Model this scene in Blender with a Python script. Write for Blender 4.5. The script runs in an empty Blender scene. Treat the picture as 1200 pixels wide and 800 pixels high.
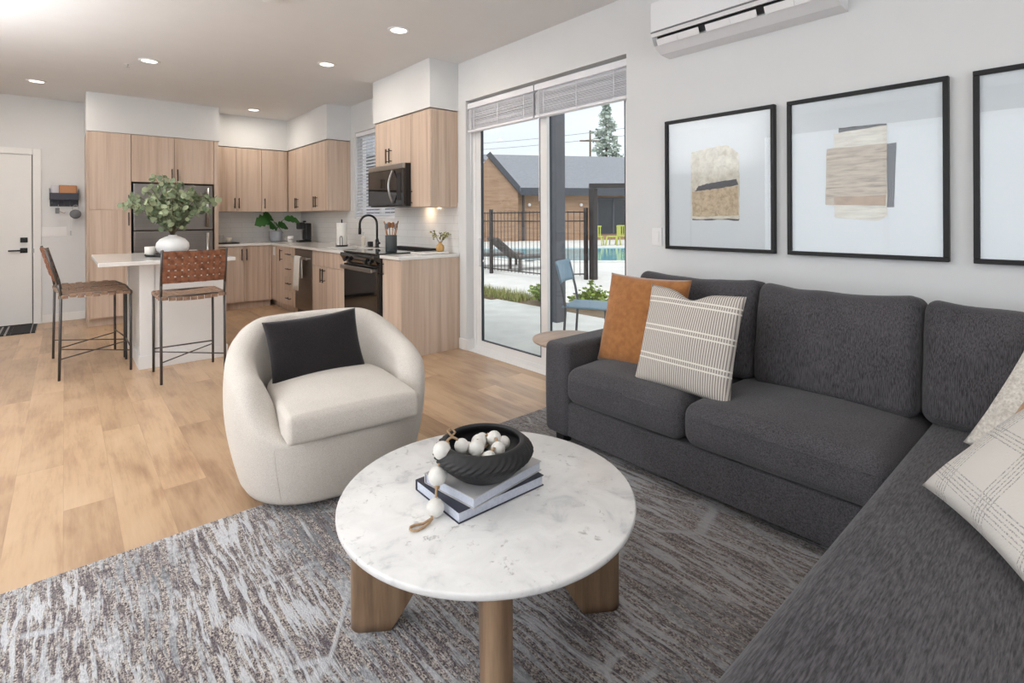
import bpy, bmesh, math, random
from mathutils import Vector, Matrix, Euler
random.seed(7)
R = math.radians
PI = math.pi
scene = bpy.context.scene
COL = scene.collection

# ---------------------------------------------------------------- camera
cam_data = bpy.data.cameras.new('camera')
cam = bpy.data.objects.new('camera', cam_data)
COL.objects.link(cam)
cam_data.sensor_fit = 'HORIZONTAL'
cam_data.sensor_width = 36
cam_data.lens = 604.71 / 1200 * 36
cam_data.shift_y = -(400 - 255.4) / 1200
cam_data.clip_start = 0.05
cam_data.clip_end = 400
YAW = R(40.94)
cam.matrix_world = (Matrix.Translation((0, 0, 1.25)) @ Matrix.Rotation(-YAW, 4, 'Z')
                    @ Matrix.Rotation(R(90), 4, 'X') @ Matrix.Rotation(R(-0.268), 4, 'Z'))
scene.camera = cam

# ---------------------------------------------------------------- view / world / light
scene.view_settings.view_transform = 'Standard'
scene.view_settings.look = 'None'
scene.view_settings.gamma = 1
scene.view_settings.use_curve_mapping = False
scene.view_settings.exposure = 0.0

world = bpy.data.worlds.new('overcast_sky')
scene.world = world
world.use_nodes = True
wn = world.node_tree
wn.nodes.clear()
wo = wn.nodes.new('ShaderNodeOutputWorld')
wb = wn.nodes.new('ShaderNodeBackground')
wtc = wn.nodes.new('ShaderNodeTexCoord')
wnz = wn.nodes.new('ShaderNodeTexNoise')
wmp = wn.nodes.new('ShaderNodeMapping')
wmp.inputs['Scale'].default_value = (1, 1, 5)
wnz.inputs['Scale'].default_value = 2.2
wnz.inputs['Detail'].default_value = 5
wcr = wn.nodes.new('ShaderNodeValToRGB')
wcr.color_ramp.elements[0].position = .3
wcr.color_ramp.elements[0].color = (.80, .86, .92, 1)
wcr.color_ramp.elements[1].position = .65
wcr.color_ramp.elements[1].color = (.96, .97, 1, 1)
wn.links.new(wtc.outputs['Generated'], wmp.inputs['Vector'])
wn.links.new(wmp.outputs[0], wnz.inputs['Vector'])
wn.links.new(wnz.outputs['Fac'], wcr.inputs[0])
wn.links.new(wcr.outputs[0], wb.inputs['Color'])
wb.inputs['Strength'].default_value = 1.25
wn.links.new(wb.outputs[0], wo.inputs[0])

LIGHT = dict(rear=22, left=48, can=7.0, sun=2.0, uplight_fill=38, uplight_fill2=160)


def area_light(name, loc, rot, sx, sy, energy, color, spread=180):
    l = bpy.data.lights.new(name, 'AREA')
    l.shape = 'RECTANGLE'
    l.size = sx
    l.size_y = sy
    l.energy = energy
    l.color = color
    l.spread = R(spread)
    o = bpy.data.objects.new(name, l)
    COL.objects.link(o)
    o.location = loc
    o.rotation_euler = rot
    return o


# area lamps added inside the unseen rear and left windows, in place of daylight
area_light('fill_rear_window', (0.1, -2.32, 1.45), (R(90), 0, 0), 3.2, 2.0, LIGHT['rear'], (.88, .94, 1))
area_light('fill_left_window', (-2.32, 1.9, 1.45), (R(90), 0, R(-90)), 3.0, 2.0, LIGHT['left'], (.88, .94, 1))
sun = bpy.data.lights.new('veiled_sun', 'SUN')
sun.energy = LIGHT['sun']
sun.angle = R(40)
so = bpy.data.objects.new('veiled_sun', sun)
COL.objects.link(so)
so.rotation_euler = (R(35), 0, R(-50))


# ---------------------------------------------------------------- mesh builder
def V(*a):
    return Vector(a)


OFF = {}


class MB:
    def __init__(s):
        s.bm = bmesh.new()

    def _xf(s, verts, m):
        if m is not None:
            bmesh.ops.transform(s.bm, matrix=m, verts=verts)

    def box(s, x0, x1, y0, y1, z0, z1, bev=0, seg=2, m=None, smooth=False):
        if x0 > x1: x0, x1 = x1, x0
        if y0 > y1: y0, y1 = y1, y0
        if z0 > z1: z0, z1 = z1, z0
        vs = [s.bm.verts.new(p) for p in ((x0, y0, z0), (x1, y0, z0), (x1, y1, z0), (x0, y1, z0),
                                          (x0, y0, z1), (x1, y0, z1), (x1, y1, z1), (x0, y1, z1))]
        fs = [s.bm.faces.new([vs[i] for i in f]) for f in
              ((3, 2, 1, 0), (4, 5, 6, 7), (0, 1, 5, 4), (1, 2, 6, 5), (2, 3, 7, 6), (3, 0, 4, 7))]
        if m is not None:
            s._xf(vs, m)
        if bev > 0:
            es = list({e for f in fs for e in f.edges})
            r = bmesh.ops.bevel(s.bm, geom=es, offset=bev, segments=seg, affect='EDGES', profile=.5)
            if smooth:
                for f in r['faces']: f.smooth = True
        return s

    def grid(s, fn, nu, nv, cu=False, cv=False, smooth=True, flip=False):
        vs = [[s.bm.verts.new(fn(i, j)) for j in range(nv)] for i in range(nu)]
        for i in range(nu if cu else nu - 1):
            for j in range(nv if cv else nv - 1):
                q = [vs[i][j], vs[(i + 1) % nu][j], vs[(i + 1) % nu][(j + 1) % nv], vs[i][(j + 1) % nv]]
                if flip: q.reverse()
                try:
                    f = s.bm.faces.new(q)
                    f.smooth = smooth
                except ValueError:
                    pass
        return vs

    def lathe(s, prof, c=(0, 0, 0), n=32, smooth=True, m=None, cap=True, fn=None):
        c = Vector(c)

        def p(i, j):
            a = 2 * PI * i / n
            r, z = prof[j]
            q = V(r * math.cos(a), r * math.sin(a), z)
            if fn: q = fn(q, a, j)
            q = q + c
            return m @ q if m is not None else q
        vs = s.grid(p, n, len(prof), cu=True, smooth=smooth)
        if cap:
            for j, rev in ((0, True), (len(prof) - 1, False)):
                if prof[j][0] > 1e-6:
                    ring = [vs[i][j] for i in range(n)]
                    if rev: ring.reverse()
                    try: s.bm.faces.new(ring)
                    except ValueError: pass
        return s

    def cyl(s, p0, p1, r, r1=None, n=12, smooth=True, cap=True):
        p0, p1 = Vector(p0), Vector(p1)
        d = p1 - p0
        m = Matrix.Translation(p0) @ d.to_track_quat('Z', 'Y').to_matrix().to_4x4()
        return s.lathe([(r, 0), (r if r1 is None else r1, d.length)], n=n, m=m, smooth=smooth, cap=cap)

    def tube(s, pts, r, n=8, closed=False, radii=None):
        pts = [Vector(p) for p in pts]
        k = len(pts)
        rings = []
        up = V(0, 0, 1)
        prev = None
        for i, p in enumerate(pts):
            a = pts[(i - 1) % k] if (closed or i > 0) else p
            b = pts[(i + 1) % k] if (closed or i < k - 1) else p
            t = (b - a).normalized()
            if prev is None:
                x = t.cross(up)
                if x.length < .01: x = t.cross(V(1, 0, 0))
            else:
                x = prev - t * prev.dot(t)
            x.normalize()
            prev = x
            y = t.cross(x)
            rr = radii[i] if radii else r
            rings.append([s.bm.verts.new(p + (x * math.cos(2 * PI * q / n) + y * math.sin(2 * PI * q / n)) * rr) for q in range(n)])
        for i in range(k if closed else k - 1):
            for q in range(n):
                f = s.bm.faces.new([rings[i][q], rings[i][(q + 1) % n], rings[(i + 1) % k][(q + 1) % n], rings[(i + 1) % k][q]])
                f.smooth = True
        if not closed:
            s.bm.faces.new(list(reversed(rings[0])))
            s.bm.faces.new(rings[-1])
        return s

    def rbox(s, c, size, r, n=10, fn=None, m=None, rs=4):
        """rounded box with optional deformation fn(p, half)"""
        h = [d / 2 for d in size]

        def line(hh):
            r_ = min(r, hh)
            a = [-hh + r_ * (1 - math.cos(PI / 2 * i / rs)) if False else -hh + r_ * i / rs for i in range(rs)]
            inner = hh - r_
            mid = [-inner + 2 * inner * i / n for i in range(n + 1)] if inner > 1e-6 else [0]
            return a + mid + [-v for v in reversed(a)]
        L = [line(v) for v in h]
        start = len(s.bm.verts)
        allv = []
        for ax in range(3):
            u, v = (ax + 1) % 3, (ax + 2) % 3
            for sg in (-1, 1):
                def p(i, j):
                    q = [0, 0, 0]
                    q[ax] = sg * h[ax]
                    q[u] = L[u][i]
                    q[v] = L[v][j]
                    q = Vector(q)
                    inn = Vector([max(-(h[k] - min(r, h[k])), min(h[k] - min(r, h[k]), q[k])) for k in range(3)])
                    d = q - inn
                    # spread along the arc evenly
                    rr = [min(r, h[k]) for k in range(3)]
                    e = Vector([math.tan(max(-1, min(1, d[k] / rr[k])) * PI / 4) if rr[k] else 0 for k in range(3)])
                    if e.length > 1e-9:
                        e.normalize()
                        q = inn + Vector([e[k] * rr[k] for k in range(3)])
                    if fn: q = fn(q, h)
                    if m is not None:
                        return m @ (q + Vector(c))
                    return q + Vector(c)
                g = s.grid(p, len(L[u]), len(L[v]), flip=(sg < 0))
                for row in g: allv += row
        bmesh.ops.remove_doubles(s.bm, verts=allv, dist=1e-5)
        return s

    def poly(s, pts, z0, z1, axis='Z', m=None):
        """extruded polygon in xy from z0 to z1, optional matrix"""
        def mk(p, z):
            q = V(p[0], p[1], z)
            return m @ q if m is not None else q
        a = [s.bm.verts.new(mk(p, z0)) for p in pts]
        b = [s.bm.verts.new(mk(p, z1)) for p in pts]
        s.bm.faces.new(list(reversed(a)))
        s.bm.faces.new(b)
        k = len(pts)
        for i in range(k):
            s.bm.faces.new([a[i], a[(i + 1) % k], b[(i + 1) % k], b[i]])
        return s

    def quad(s, pts, smooth=False):
        f = s.bm.faces.new([s.bm.verts.new(p) for p in pts])
        f.smooth = smooth
        return s

    def build(s, name, mat, parent=None, world=None, fix=True):
        if fix and len(s.bm.faces):
            bmesh.ops.recalc_face_normals(s.bm, faces=s.bm.faces[:])
        off = V(0, 0, 0)
        if parent is not None:
            off = OFF.get(parent.name, V(0, 0, 0))
        if off.length > 0:
            bmesh.ops.translate(s.bm, vec=-off, verts=s.bm.verts[:])
        me = bpy.data.meshes.new(name)
        s.bm.to_mesh(me)
        s.bm.free()
        me.materials.append(mat)
        o = bpy.data.objects.new(name, me)
        COL.objects.link(o)
        if parent is not None:
            o.parent = parent
            OFF[o.name] = off
        return o


def thing(name, label, cat, loc=(0, 0, 0), rotz=0, group=None, local=False):
    """Empty at the base of a thing. local=True: parts are modelled about the origin, else in world coordinates."""
    o = bpy.data.objects.new(name, None)
    o.empty_display_size = .1
    COL.objects.link(o)
    o.location = loc
    o.rotation_euler = (0, 0, rotz)
    o['label'] = label
    o['category'] = cat
    if group: o['group'] = group
    OFF[o.name] = V(0, 0, 0) if local else Vector(loc)
    return o


def tag(o, label, cat, group=None):
    o['label'] = label
    o['category'] = cat
    if group: o['group'] = group
    return o


def struct(o):
    o['kind'] = 'structure'
    return o


def dup(root, loc=None, rotz=None, label=None, group=None, rot=None):
    def cp(o, par):
        c = o.copy()
        COL.objects.link(c)
        c.parent = par
        for ch in [x for x in bpy.data.objects if x.parent == o]:
            cp(ch, c)
        return c
    r = cp(root, None)
    if loc is not None: r.location = loc
    if rotz is not None: r.rotation_euler = (0, 0, rotz)
    if rot is not None: r.rotation_euler = rot
    if label: r['label'] = label
    if group: r['group'] = group
    return r


def axes(c, xd, yd):
    """matrix with origin c, local X along xd, local Y near yd, local Z the normal"""
    x = Vector(xd).normalized()
    z = x.cross(Vector(yd)).normalized()
    y = z.cross(x)
    m = Matrix((x, y, z)).transposed().to_4x4()
    m.translation = Vector(c)
    return m


# ---------------------------------------------------------------- materials
def srgb(r, g, b):
    f = lambda c: ((c / 255 + .055) / 1.055) ** 2.4 if c / 255 > .04045 else c / 255 / 12.92
    return (f(r), f(g), f(b), 1)


class NT:
    def __init__(s, name):
        s.mat = bpy.data.materials.new(name)
        s.mat.use_nodes = True
        s.t = s.mat.node_tree
        s.t.nodes.clear()
        s.out = s.n('ShaderNodeOutputMaterial')
        s.b = s.n('ShaderNodeBsdfPrincipled')
        s.l(s.b.outputs[0], s.out.inputs[0])

    def n(s, t, **k):
        x = s.t.nodes.new(t)
        for a, v in k.items(): setattr(x, a, v)
        return x

    def l(s, a, b): s.t.links.new(a, b)

    def set(s, **k):
        for a, v in k.items():
            a = {'color': 'Base Color', 'rough': 'Roughness', 'metal': 'Metallic', 'coat': 'Coat Weight', 'coatr': 'Coat Roughness',
                 'sheen': 'Sheen Weight', 'spec': 'Specular IOR Level', 'trans': 'Transmission Weight', 'ior': 'IOR', 'sub': 'Subsurface Weight'}[a]
            s.b.inputs[a].default_value = v
        return s

    def coords(s, scale=(1, 1, 1), rot=(0, 0, 0), random_shift=False):
        tc = s.n('ShaderNodeTexCoord')
        m = s.n('ShaderNodeMapping')
        m.inputs['Scale'].default_value = scale
        m.inputs['Rotation'].default_value = rot
        src = tc.outputs['Object']
        if random_shift:
            oi = s.n('ShaderNodeObjectInfo')
            mu = s.n('ShaderNodeMath', operation='MULTIPLY')
            mu.inputs[1].default_value = 37.0
            s.l(oi.outputs['Random'], mu.inputs[0])
            ad = s.n('ShaderNodeVectorMath', operation='ADD')
            s.l(src, ad.inputs[0])
            s.l(mu.outputs[0], ad.inputs[1])
            src = ad.outputs[0]
        s.l(src, m.inputs[0])
        return m.outputs[0]

    def noise(s, vec, scale=5, detail=3, rough=.5, dist=0):
        x = s.n('ShaderNodeTexNoise')
        x.inputs['Scale'].default_value = scale
        x.inputs['Detail'].default_value = detail
        x.inputs['Roughness'].default_value = rough
        x.inputs['Distortion'].default_value = dist
        s.l(vec, x.inputs['Vector'])
        return x.outputs['Fac']

    def ramp(s, fac, stops, interp='LINEAR'):
        x = s.n('ShaderNodeValToRGB')
        cr = x.color_ramp
        cr.interpolation = interp
        while len(cr.elements) < len(stops): cr.elements.new(.5)
        for e, (p, c) in zip(cr.elements, stops):
            e.position = p
            e.color = c if len(c) == 4 else (*c, 1)
        s.l(fac, x.inputs[0])
        return x.outputs[0]

    def mix(s, fac, a, b, mode='MIX'):
        x = s.n('ShaderNodeMix', data_type='RGBA', blend_type=mode)
        for sock, v in ((0, fac), (6, a), (7, b)):
            if isinstance(v, (int, float, tuple)): x.inputs[sock].default_value = v
            else: s.l(v, x.inputs[sock])
        return x.outputs[2]

    def math(s, op, a, b=0.0, c=0.0):
        x = s.n('ShaderNodeMath', operation=op)
        for i, v in enumerate((a, b, c)):
            if isinstance(v, (int, float)): x.inputs[i].default_value = v
            else: s.l(v, x.inputs[i])
        return x.outputs[0]

    def bump(s, h, strength=.2, dist=.01):
        x = s.n('ShaderNodeBump')
        x.inputs['Strength'].default_value = strength
        x.inputs['Distance'].default_value = dist
        s.l(h, x.inputs['Height'])
        s.l(x.outputs[0], s.b.inputs['Normal'])

    def color(s, c): s.l(c, s.b.inputs['Base Color'])


M = {}


def plain(name, rgb, rough=.5, metal=0, coat=0, spec=.5, var=.04, vs=6):
    t = NT(name)
    t.set(rough=rough, metal=metal, coat=coat, spec=spec)
    c = srgb(*rgb)
    v = t.noise(t.coords(), vs, 3)
    d = tuple(x * (1 - var) for x in c[:3]) + (1,)
    e = tuple(min(1, x * (1 + var)) for x in c[:3]) + (1,)
    t.color(t.ramp(v, [(.3, d), (.7, e)]))
    M[name] = t.mat
    return t


def wood(name, stops, sc, rough=.45, bump=.05, warp=0.0, coat=0):
    """sc: mapping scale, small along the grain"""
    t = NT(name)
    t.set(rough=rough, coat=coat)
    v = t.coords(sc, random_shift=True)
    a = t.noise(v, 1, 3, .55, warp)
    b = t.noise(v, 6, 4, .6)
    f = t.math('ADD', t.math('MULTIPLY', a, .75), t.math('MULTIPLY', b, .25))
    t.color(t.ramp(f, stops))
    t.bump(b, bump, .002)
    M[name] = t.mat
    return t


plain('wall_paint', (220, 221, 221), .6, var=.01, spec=.3)
plain('ceiling_paint', (228, 228, 228), .75, var=.01, spec=.2)
plain('trim_paint', (232, 231, 229), .35, var=.01)
plain('white_plastic', (232, 232, 232), .3, var=.01)
plain('ac_white', (236, 236, 238), .25, var=.01)
plain('grey_plastic', (120, 122, 125), .4)
plain('black_metal', (28, 28, 30), .4, metal=.3, var=.1)
plain('stool_metal', (84, 80, 78), .45, metal=.5, var=.1)
plain('black_plastic', (22, 22, 24), .35, var=.1)
plain('matte_black', (26, 26, 28), .6, var=.1)
plain('frame_black', (20, 19, 20), .45, var=.15, vs=20, spec=.3)
plain('quartz', (226, 223, 219), .12, var=.02, vs=40)
plain('vase_white', (232, 231, 230), .55, var=.02)
plain('candle_wax', (236, 232, 224), .5, var=.01)
plain('paper_white', (238, 238, 240), .5, var=.005)
plain('paper_cream', (206, 198, 184), .7, var=.05, vs=30)
plain('paper_dark', (66, 66, 74), .6, var=.1)
plain('crock', (62, 66, 68), .55, var=.06)
plain('towel_white', (230, 228, 222), .85, var=.03, vs=60)
plain('leather_tan', (176, 124, 84), .55, var=.1)
plain('mail_paper', (205, 205, 210), .6)
plain('rack_black', (52, 56, 68), .5)
plain('pouch_grey', (110, 112, 116), .5, var=.1)
plain('terracotta_yellow', (190, 150, 92), .6, var=.1, vs=30)
plain('pot_grey', (172, 176, 184), .6, var=.08)
plain('soap', (222, 214, 200), .35)
plain('bead_white', (225, 222, 216), .65, var=.06, vs=60)
plain('twine', (176, 146, 114), .85, var=.15, vs=200)
plain('book_cover_blue', (44, 46, 60), .5)
plain('book_cover_grey', (178, 176, 176), .55)
plain('book_pages', (196, 200, 212), .8, var=.08, vs=150)
plain('alu_dark', (52, 58, 66), .4, metal=.2)
plain('vinyl_white', (232, 231, 230), .35, var=.01)
plain('blind_white', (236, 236, 240), .5, var=.02)
plain('rubber', (30, 30, 32), .8)
plain('stem_brown', (96, 84, 62), .8)
plain('bowl_black', (26, 26, 28), .55, var=.2, vs=40)
plain('blue_metal', (112, 140, 158), .45, var=.04)
plain('fence_black', (44, 40, 40), .5)
plain('post_grey', (86, 88, 94), .7, var=.08, vs=15)
plain('roof_grey', (136, 139, 145), .9, var=.12, vs=8)
plain('fascia_dark', (70, 74, 82), .7)
plain('chair_green', (186, 192, 92), .5)
plain('concrete', (214, 213, 209), .9, var=.06, vs=3)
plain('patio', (206, 208, 204), .85, var=.08, vs=4)
plain('dark_window', (40, 46, 52), .1, var=.2)
plain('lounger_dark', (92, 88, 86), .7)
plain('trunk', (98, 84, 70), .9)
plain('hedge_dark', (120, 104, 84), .95, var=.2)
plain('white_chrome', (225, 226, 228), .2, metal=.3)

# backsplash tile: stacked long tiles with fine joints
t = plain('backsplash', (226, 225, 223), .18, var=.01)
bk = t.n('ShaderNodeTexBrick')
bk.offset = .5
tc = t.n('ShaderNodeTexCoord')
sx = t.n('ShaderNodeSeparateXYZ')
t.l(tc.outputs['Object'], sx.inputs[0])
cb = t.n('ShaderNodeCombineXYZ')
t.l(t.math('ADD', sx.outputs[0], sx.outputs[1]), cb.inputs[0])
t.l(sx.outputs[2], cb.inputs[1])
t.l(cb.outputs[0], bk.inputs['Vector'])
bk.inputs['Scale'].default_value = 1
bk.inputs['Brick Width'].default_value = .30
bk.inputs['Row Height'].default_value = .075
bk.inputs['Mortar Size'].default_value = .0015
bk.inputs['Mortar Smooth'].default_value = .3
bk.inputs['Color1'].default_value = srgb(228, 227, 225)
bk.inputs['Color2'].default_value = srgb(224, 223, 221)
bk.inputs['Mortar'].default_value = srgb(196, 194, 190)
t.color(bk.outputs['Color'])

# light laminate with a vertical grain
wood('laminate', [(.28, srgb(168, 144, 126)), (.45, srgb(192, 169, 150)), (.58, srgb(206, 185, 167)), (.75, srgb(184, 164, 149))],
     (17, 17, .45), .5, .03)
wood('table_wood', [(.3, srgb(104, 82, 62)), (.5, srgb(138, 111, 86)), (.7, srgb(158, 131, 104))], (26, 26, 2.2), .5, .1, .3)
wood('side_table_wood', [(.3, srgb(150, 128, 112)), (.6, srgb(182, 162, 146))], (3, 26, 3), .5, .05)
wood('spoon_wood', [(.3, srgb(120, 78, 48)), (.7, srgb(168, 118, 80))], (20, 20, 4), .6, .05)
wood('siding', [(.3, srgb(142, 112, 90)), (.7, srgb(172, 142, 116))], (1, 1, 9), .7, .1)

# floor planks, running along Y
t = NT('floor_planks')
tc = t.n('ShaderNodeTexCoord')
sp = t.n('ShaderNodeSeparateXYZ')
t.l(tc.outputs['Object'], sp.inputs[0])
PW, PL = .1745, 1.52
u = t.math('DIVIDE', t.math('ADD', sp.outputs[0], 40 * PW + .008), PW)
row = t.math('FLOOR', u)
wn1 = t.n('ShaderNodeTexWhiteNoise', noise_dimensions='1D')
t.l(row, wn1.inputs['W'])
v = t.math('ADD', t.math('DIVIDE', sp.outputs[1], PL), t.math('MULTIPLY', wn1.outputs['Value'], 7.3))
colid = t.math('FLOOR', v)
cb = t.n('ShaderNodeCombineXYZ')
t.l(row, cb.inputs[0])
t.l(colid, cb.inputs[1])
wn2 = t.n('ShaderNodeTexWhiteNoise', noise_dimensions='3D')
t.l(cb.outputs[0], wn2.inputs['Vector'])
sh = t.n('ShaderNodeVectorMath', operation='MULTIPLY_ADD')
t.l(wn2.outputs['Color'], sh.inputs[0])
sh.inputs[1].default_value = (13, 17, 5)
t.l(tc.outputs['Object'], sh.inputs[2])
mp = t.n('ShaderNodeMapping')
mp.inputs['Scale'].default_value = (14, 1.3, 1)
t.l(sh.outputs[0], mp.inputs[0])
g1 = t.noise(mp.outputs[0], 1.0, 4, .55, .6)
g2 = t.noise(mp.outputs[0], 5, 5, .65, .2)
mp2 = t.n('ShaderNodeMapping')
mp2.inputs['Scale'].default_value = (2.2, 1.1, 1)
t.l(sh.outputs[0], mp2.inputs[0])
g3 = t.noise(mp2.outputs[0], 2, 3, .5, .5)
g = t.math('ADD', t.math('ADD', t.math('MULTIPLY', g1, .34), t.math('MULTIPLY', g2, .22)), t.math('MULTIPLY', g3, .44))
base = t.ramp(g, [(.28, srgb(130, 102, 78)), (.40, srgb(165, 133, 104)), (.52, srgb(189, 159, 127)), (.70, srgb(201, 173, 143))])
tone = t.ramp(wn2.outputs['Value'], [(0, (.80, .785, .775, 1)), (.5, (.95, .94, .93, 1)), (1, (1.08, 1.08, 1.08, 1))])
c = t.mix(1.0, base, tone, 'MULTIPLY')
fu = t.math('FRACT', u)
fv = t.math('FRACT', v)
eu = t.math('MINIMUM', fu, t.math('SUBTRACT', 1, fu))
ev = t.math('MULTIPLY', t.math('MINIMUM', fv, t.math('SUBTRACT', 1, fv)), PL / PW)
gap = t.math('LESS_THAN', t.math('MINIMUM', eu, ev), .008)
c = t.mix(t.math('MULTIPLY', gap, .2), c, srgb(120, 92, 68))
t.color(c)
t.set(rough=.34, spec=.45)
t.bump(t.math('SUBTRACT', t.math('MULTIPLY', g2, .3), gap), .12, .002)
M['floor'] = t.mat

# rug
t = NT('rug_pile')
tc = t.n('ShaderNodeTexCoord')
wv = t.n('ShaderNodeTexNoise')
wv.inputs['Scale'].default_value = 3.2
wv.inputs['Detail'].default_value = 2
t.l(tc.outputs['Object'], wv.inputs['Vector'])
wa = t.n('ShaderNodeVectorMath', operation='MULTIPLY_ADD')
t.l(wv.outputs['Color'], wa.inputs[0])
wa.inputs[1].default_value = (.035, .05, 0)
t.l(tc.outputs['Object'], wa.inputs[2])


def mapv(sc, src=wa.outputs[0], t=t):
    m_ = t.n('ShaderNodeMapping')
    m_.inputs['Scale'].default_value = sc
    t.l(src, m_.inputs[0])
    return m_.outputs[0]


streak = t.noise(mapv((56, 5.0, 1)), 1, 4, .6)
streak2 = t.noise(mapv((60, 5.0, 1)), 1.0, 3, .65)
big = t.noise(mapv((2.6, 1.4, 1)), 1.2, 2, .5)
speck = t.noise(mapv((210, 130, 1), tc.outputs['Object']), 1, 2, .7)
speck2 = t.noise(mapv((90, 45, 1), tc.outputs['Object']), 1, 2, .7)
base = t.ramp(t.math('ADD', t.math('MULTIPLY', speck, .6), t.math('MULTIPLY', speck2, .4)),
              [(.40, srgb(52, 46, 54)), (.46, srgb(112, 103, 104)), (.52, srgb(168, 159, 151)), (.60, srgb(206, 198, 188))])
dark = t.ramp(streak2, [(.40, (1, 1, 1, 1)), (.50, (0, 0, 0, 1))])
c = t.mix(t.math('MULTIPLY', dark, .72), base, srgb(74, 66, 76))
blue = t.ramp(streak, [(.49, (0, 0, 0, 1)), (.55, (1, 1, 1, 1))])
lightc = t.ramp(t.math('ADD', t.math('MULTIPLY', big, .7), t.math('MULTIPLY', speck2, .3)), [(.38, srgb(120, 124, 128)), (.54, srgb(206, 208, 212))])
c = t.mix(t.math('MULTIPLY', blue, .85), c, lightc)
vr = t.n('ShaderNodeTexVoronoi', feature='DISTANCE_TO_EDGE')
vr.inputs['Scale'].default_value = 2.1
t.l(mapv((1.3, .9, 1)), vr.inputs['Vector'])
vein = t.ramp(vr.outputs['Distance'], [(.008, (1, 1, 1, 1)), (.022, (0, 0, 0, 1))])
brk = t.ramp(t.noise(mapv((2, 2, 1)), 2.5, 2, .5), [(.48, (0, 0, 0, 1)), (.56, (1, 1, 1, 1))])
vm = t.math('MULTIPLY', vein, brk)
c = t.mix(t.math('MULTIPLY', vm, .8), c, srgb(196, 198, 202))
# the bands get darker and browner toward the sofa side
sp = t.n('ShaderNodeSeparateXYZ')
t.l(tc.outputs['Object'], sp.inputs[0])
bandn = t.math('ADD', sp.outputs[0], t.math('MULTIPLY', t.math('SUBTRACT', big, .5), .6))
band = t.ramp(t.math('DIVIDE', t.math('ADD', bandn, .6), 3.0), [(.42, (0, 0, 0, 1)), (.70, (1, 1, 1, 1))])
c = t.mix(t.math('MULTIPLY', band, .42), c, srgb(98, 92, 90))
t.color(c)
t.set(rough=.95, spec=.1, sheen=.2)
t.bump(t.math('ADD', t.math('ADD', speck, t.math('MULTIPLY', blue, .6)), vm), .6, .006)
M['rug'] = t.mat

# marble / quartz with grey flecks
t = NT('marble_top')
v = t.coords()
a = t.noise(v, 9, 6, .6, .6)
b = t.noise(v, 34, 5, .65, .4)
c = t.ramp(a, [(.30, srgb(196, 197, 198)), (.42, srgb(224, 223, 221)), (.6, srgb(234, 233, 231))])
f = t.math('MULTIPLY', t.ramp(b, [(.33, (1, 1, 1, 1)), (.42, (0, 0, 0, 1))]), t.ramp(t.noise(v, 7, 3, .5), [(.42, (0, 0, 0, 1)), (.62, (1, 1, 1, 1))]))
c = t.mix(t.math('MULTIPLY', f, .75), c, srgb(150, 146, 142))
t.color(c)
t.set(rough=.18, spec=.5)
t.set(rough=.3, spec=.4)
M['marble'] = t.mat


def fabric(name, c1, c2, thread=(220, 220, 220), bump=.25, rough=.9, rib=None, sheen=.15, dist=.0015):
    t = NT(name)
    v = t.coords(thread)
    a = t.noise(v, 1, 2, .6)
    w = t.noise(t.coords((4, 4, 4)), 1, 3, .6)
    f = t.math('ADD', t.math('MULTIPLY', a, .8), t.math('MULTIPLY', w, .2))
    t.color(t.ramp(f, [(.36, srgb(*c1)), (.64, srgb(*c2))]))
    t.set(rough=rough, spec=.2, sheen=sheen)
    t.bump(a, bump, dist)
    M[name] = t.mat
    return t


fabric('sofa_fabric', (52, 50, 53), (90, 88, 91), (230, 230, 230), .5)
fabric('sofa_back_fabric', (50, 48, 51), (92, 90, 93), (380, 380, 28), .5)
fabric('sofa_seat_fabric', (50, 48, 51), (92, 90, 93), (30, 260, 260), .5)
fabric('armchair_fabric', (200, 192, 182), (222, 215, 206), (300, 300, 300), .2)
fabric('charcoal_pillow', (33, 30, 32), (48, 44, 46), (240, 240, 240), .3)
fabric('boucle', (200, 194, 184), (236, 232, 224), (95, 95, 95), .9, dist=.006)
fabric('camel_suede', (148, 96, 52), (170, 114, 64), (30, 30, 30), .08, rough=.8, sheen=.4)
fabric('tan_suede', (176, 134, 98), (192, 150, 112), (30, 30, 30), .08, rough=.8, sheen=.3)


def striped(name, bg, ln, period, width, cross=None, crossw=None, crossc=None, dash=True):
    t = NT(name)
    tc = t.n('ShaderNodeTexCoord')
    sp = t.n('ShaderNodeSeparateXYZ')
    t.l(tc.outputs['Object'], sp.inputs[0])
    fx = t.math('FRACT', t.math('DIVIDE', t.math('ADD', sp.outputs[0], 10), period))
    m = t.math('LESS_THAN', fx, width)
    if dash:
        nz = t.noise(t.coords((30, 260, 30)), 1, 2, .6)
        m = t.math('MULTIPLY', m, t.ramp(nz, [(.34, (.15, .15, .15, 1)), (.5, (1, 1, 1, 1))]))
    c = t.mix(m, srgb(*bg), srgb(*ln))
    if cross:
        tot = None
        for y in cross:
            d = t.math('LESS_THAN', t.math('ABSOLUTE', t.math('SUBTRACT', sp.outputs[1], y)), crossw)
            tot = d if tot is None else t.math('MAXIMUM', tot, d)
        c = t.mix(tot, c, srgb(*crossc))
    t.color(c)
    t.set(rough=.9, spec=.15, sheen=.1)
    t.bump(t.noise(t.coords((260, 260, 260)), 1, 2), .3, .0015)
    M[name] = t.mat
    return t


striped('stripe_pillow', (208, 201, 192), (138, 129, 123), .0105, .42,
        cross=(.155, .178, .018, .041, -.119, -.096), crossw=.0035, crossc=(226, 220, 211), dash=False)

# plaid: off-white with thin charcoal threads in groups
t = NT('plaid_pillow')
tc = t.n('ShaderNodeTexCoord')
sp = t.n('ShaderNodeSeparateXYZ')
t.l(tc.outputs['Object'], sp.inputs[0])


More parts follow.
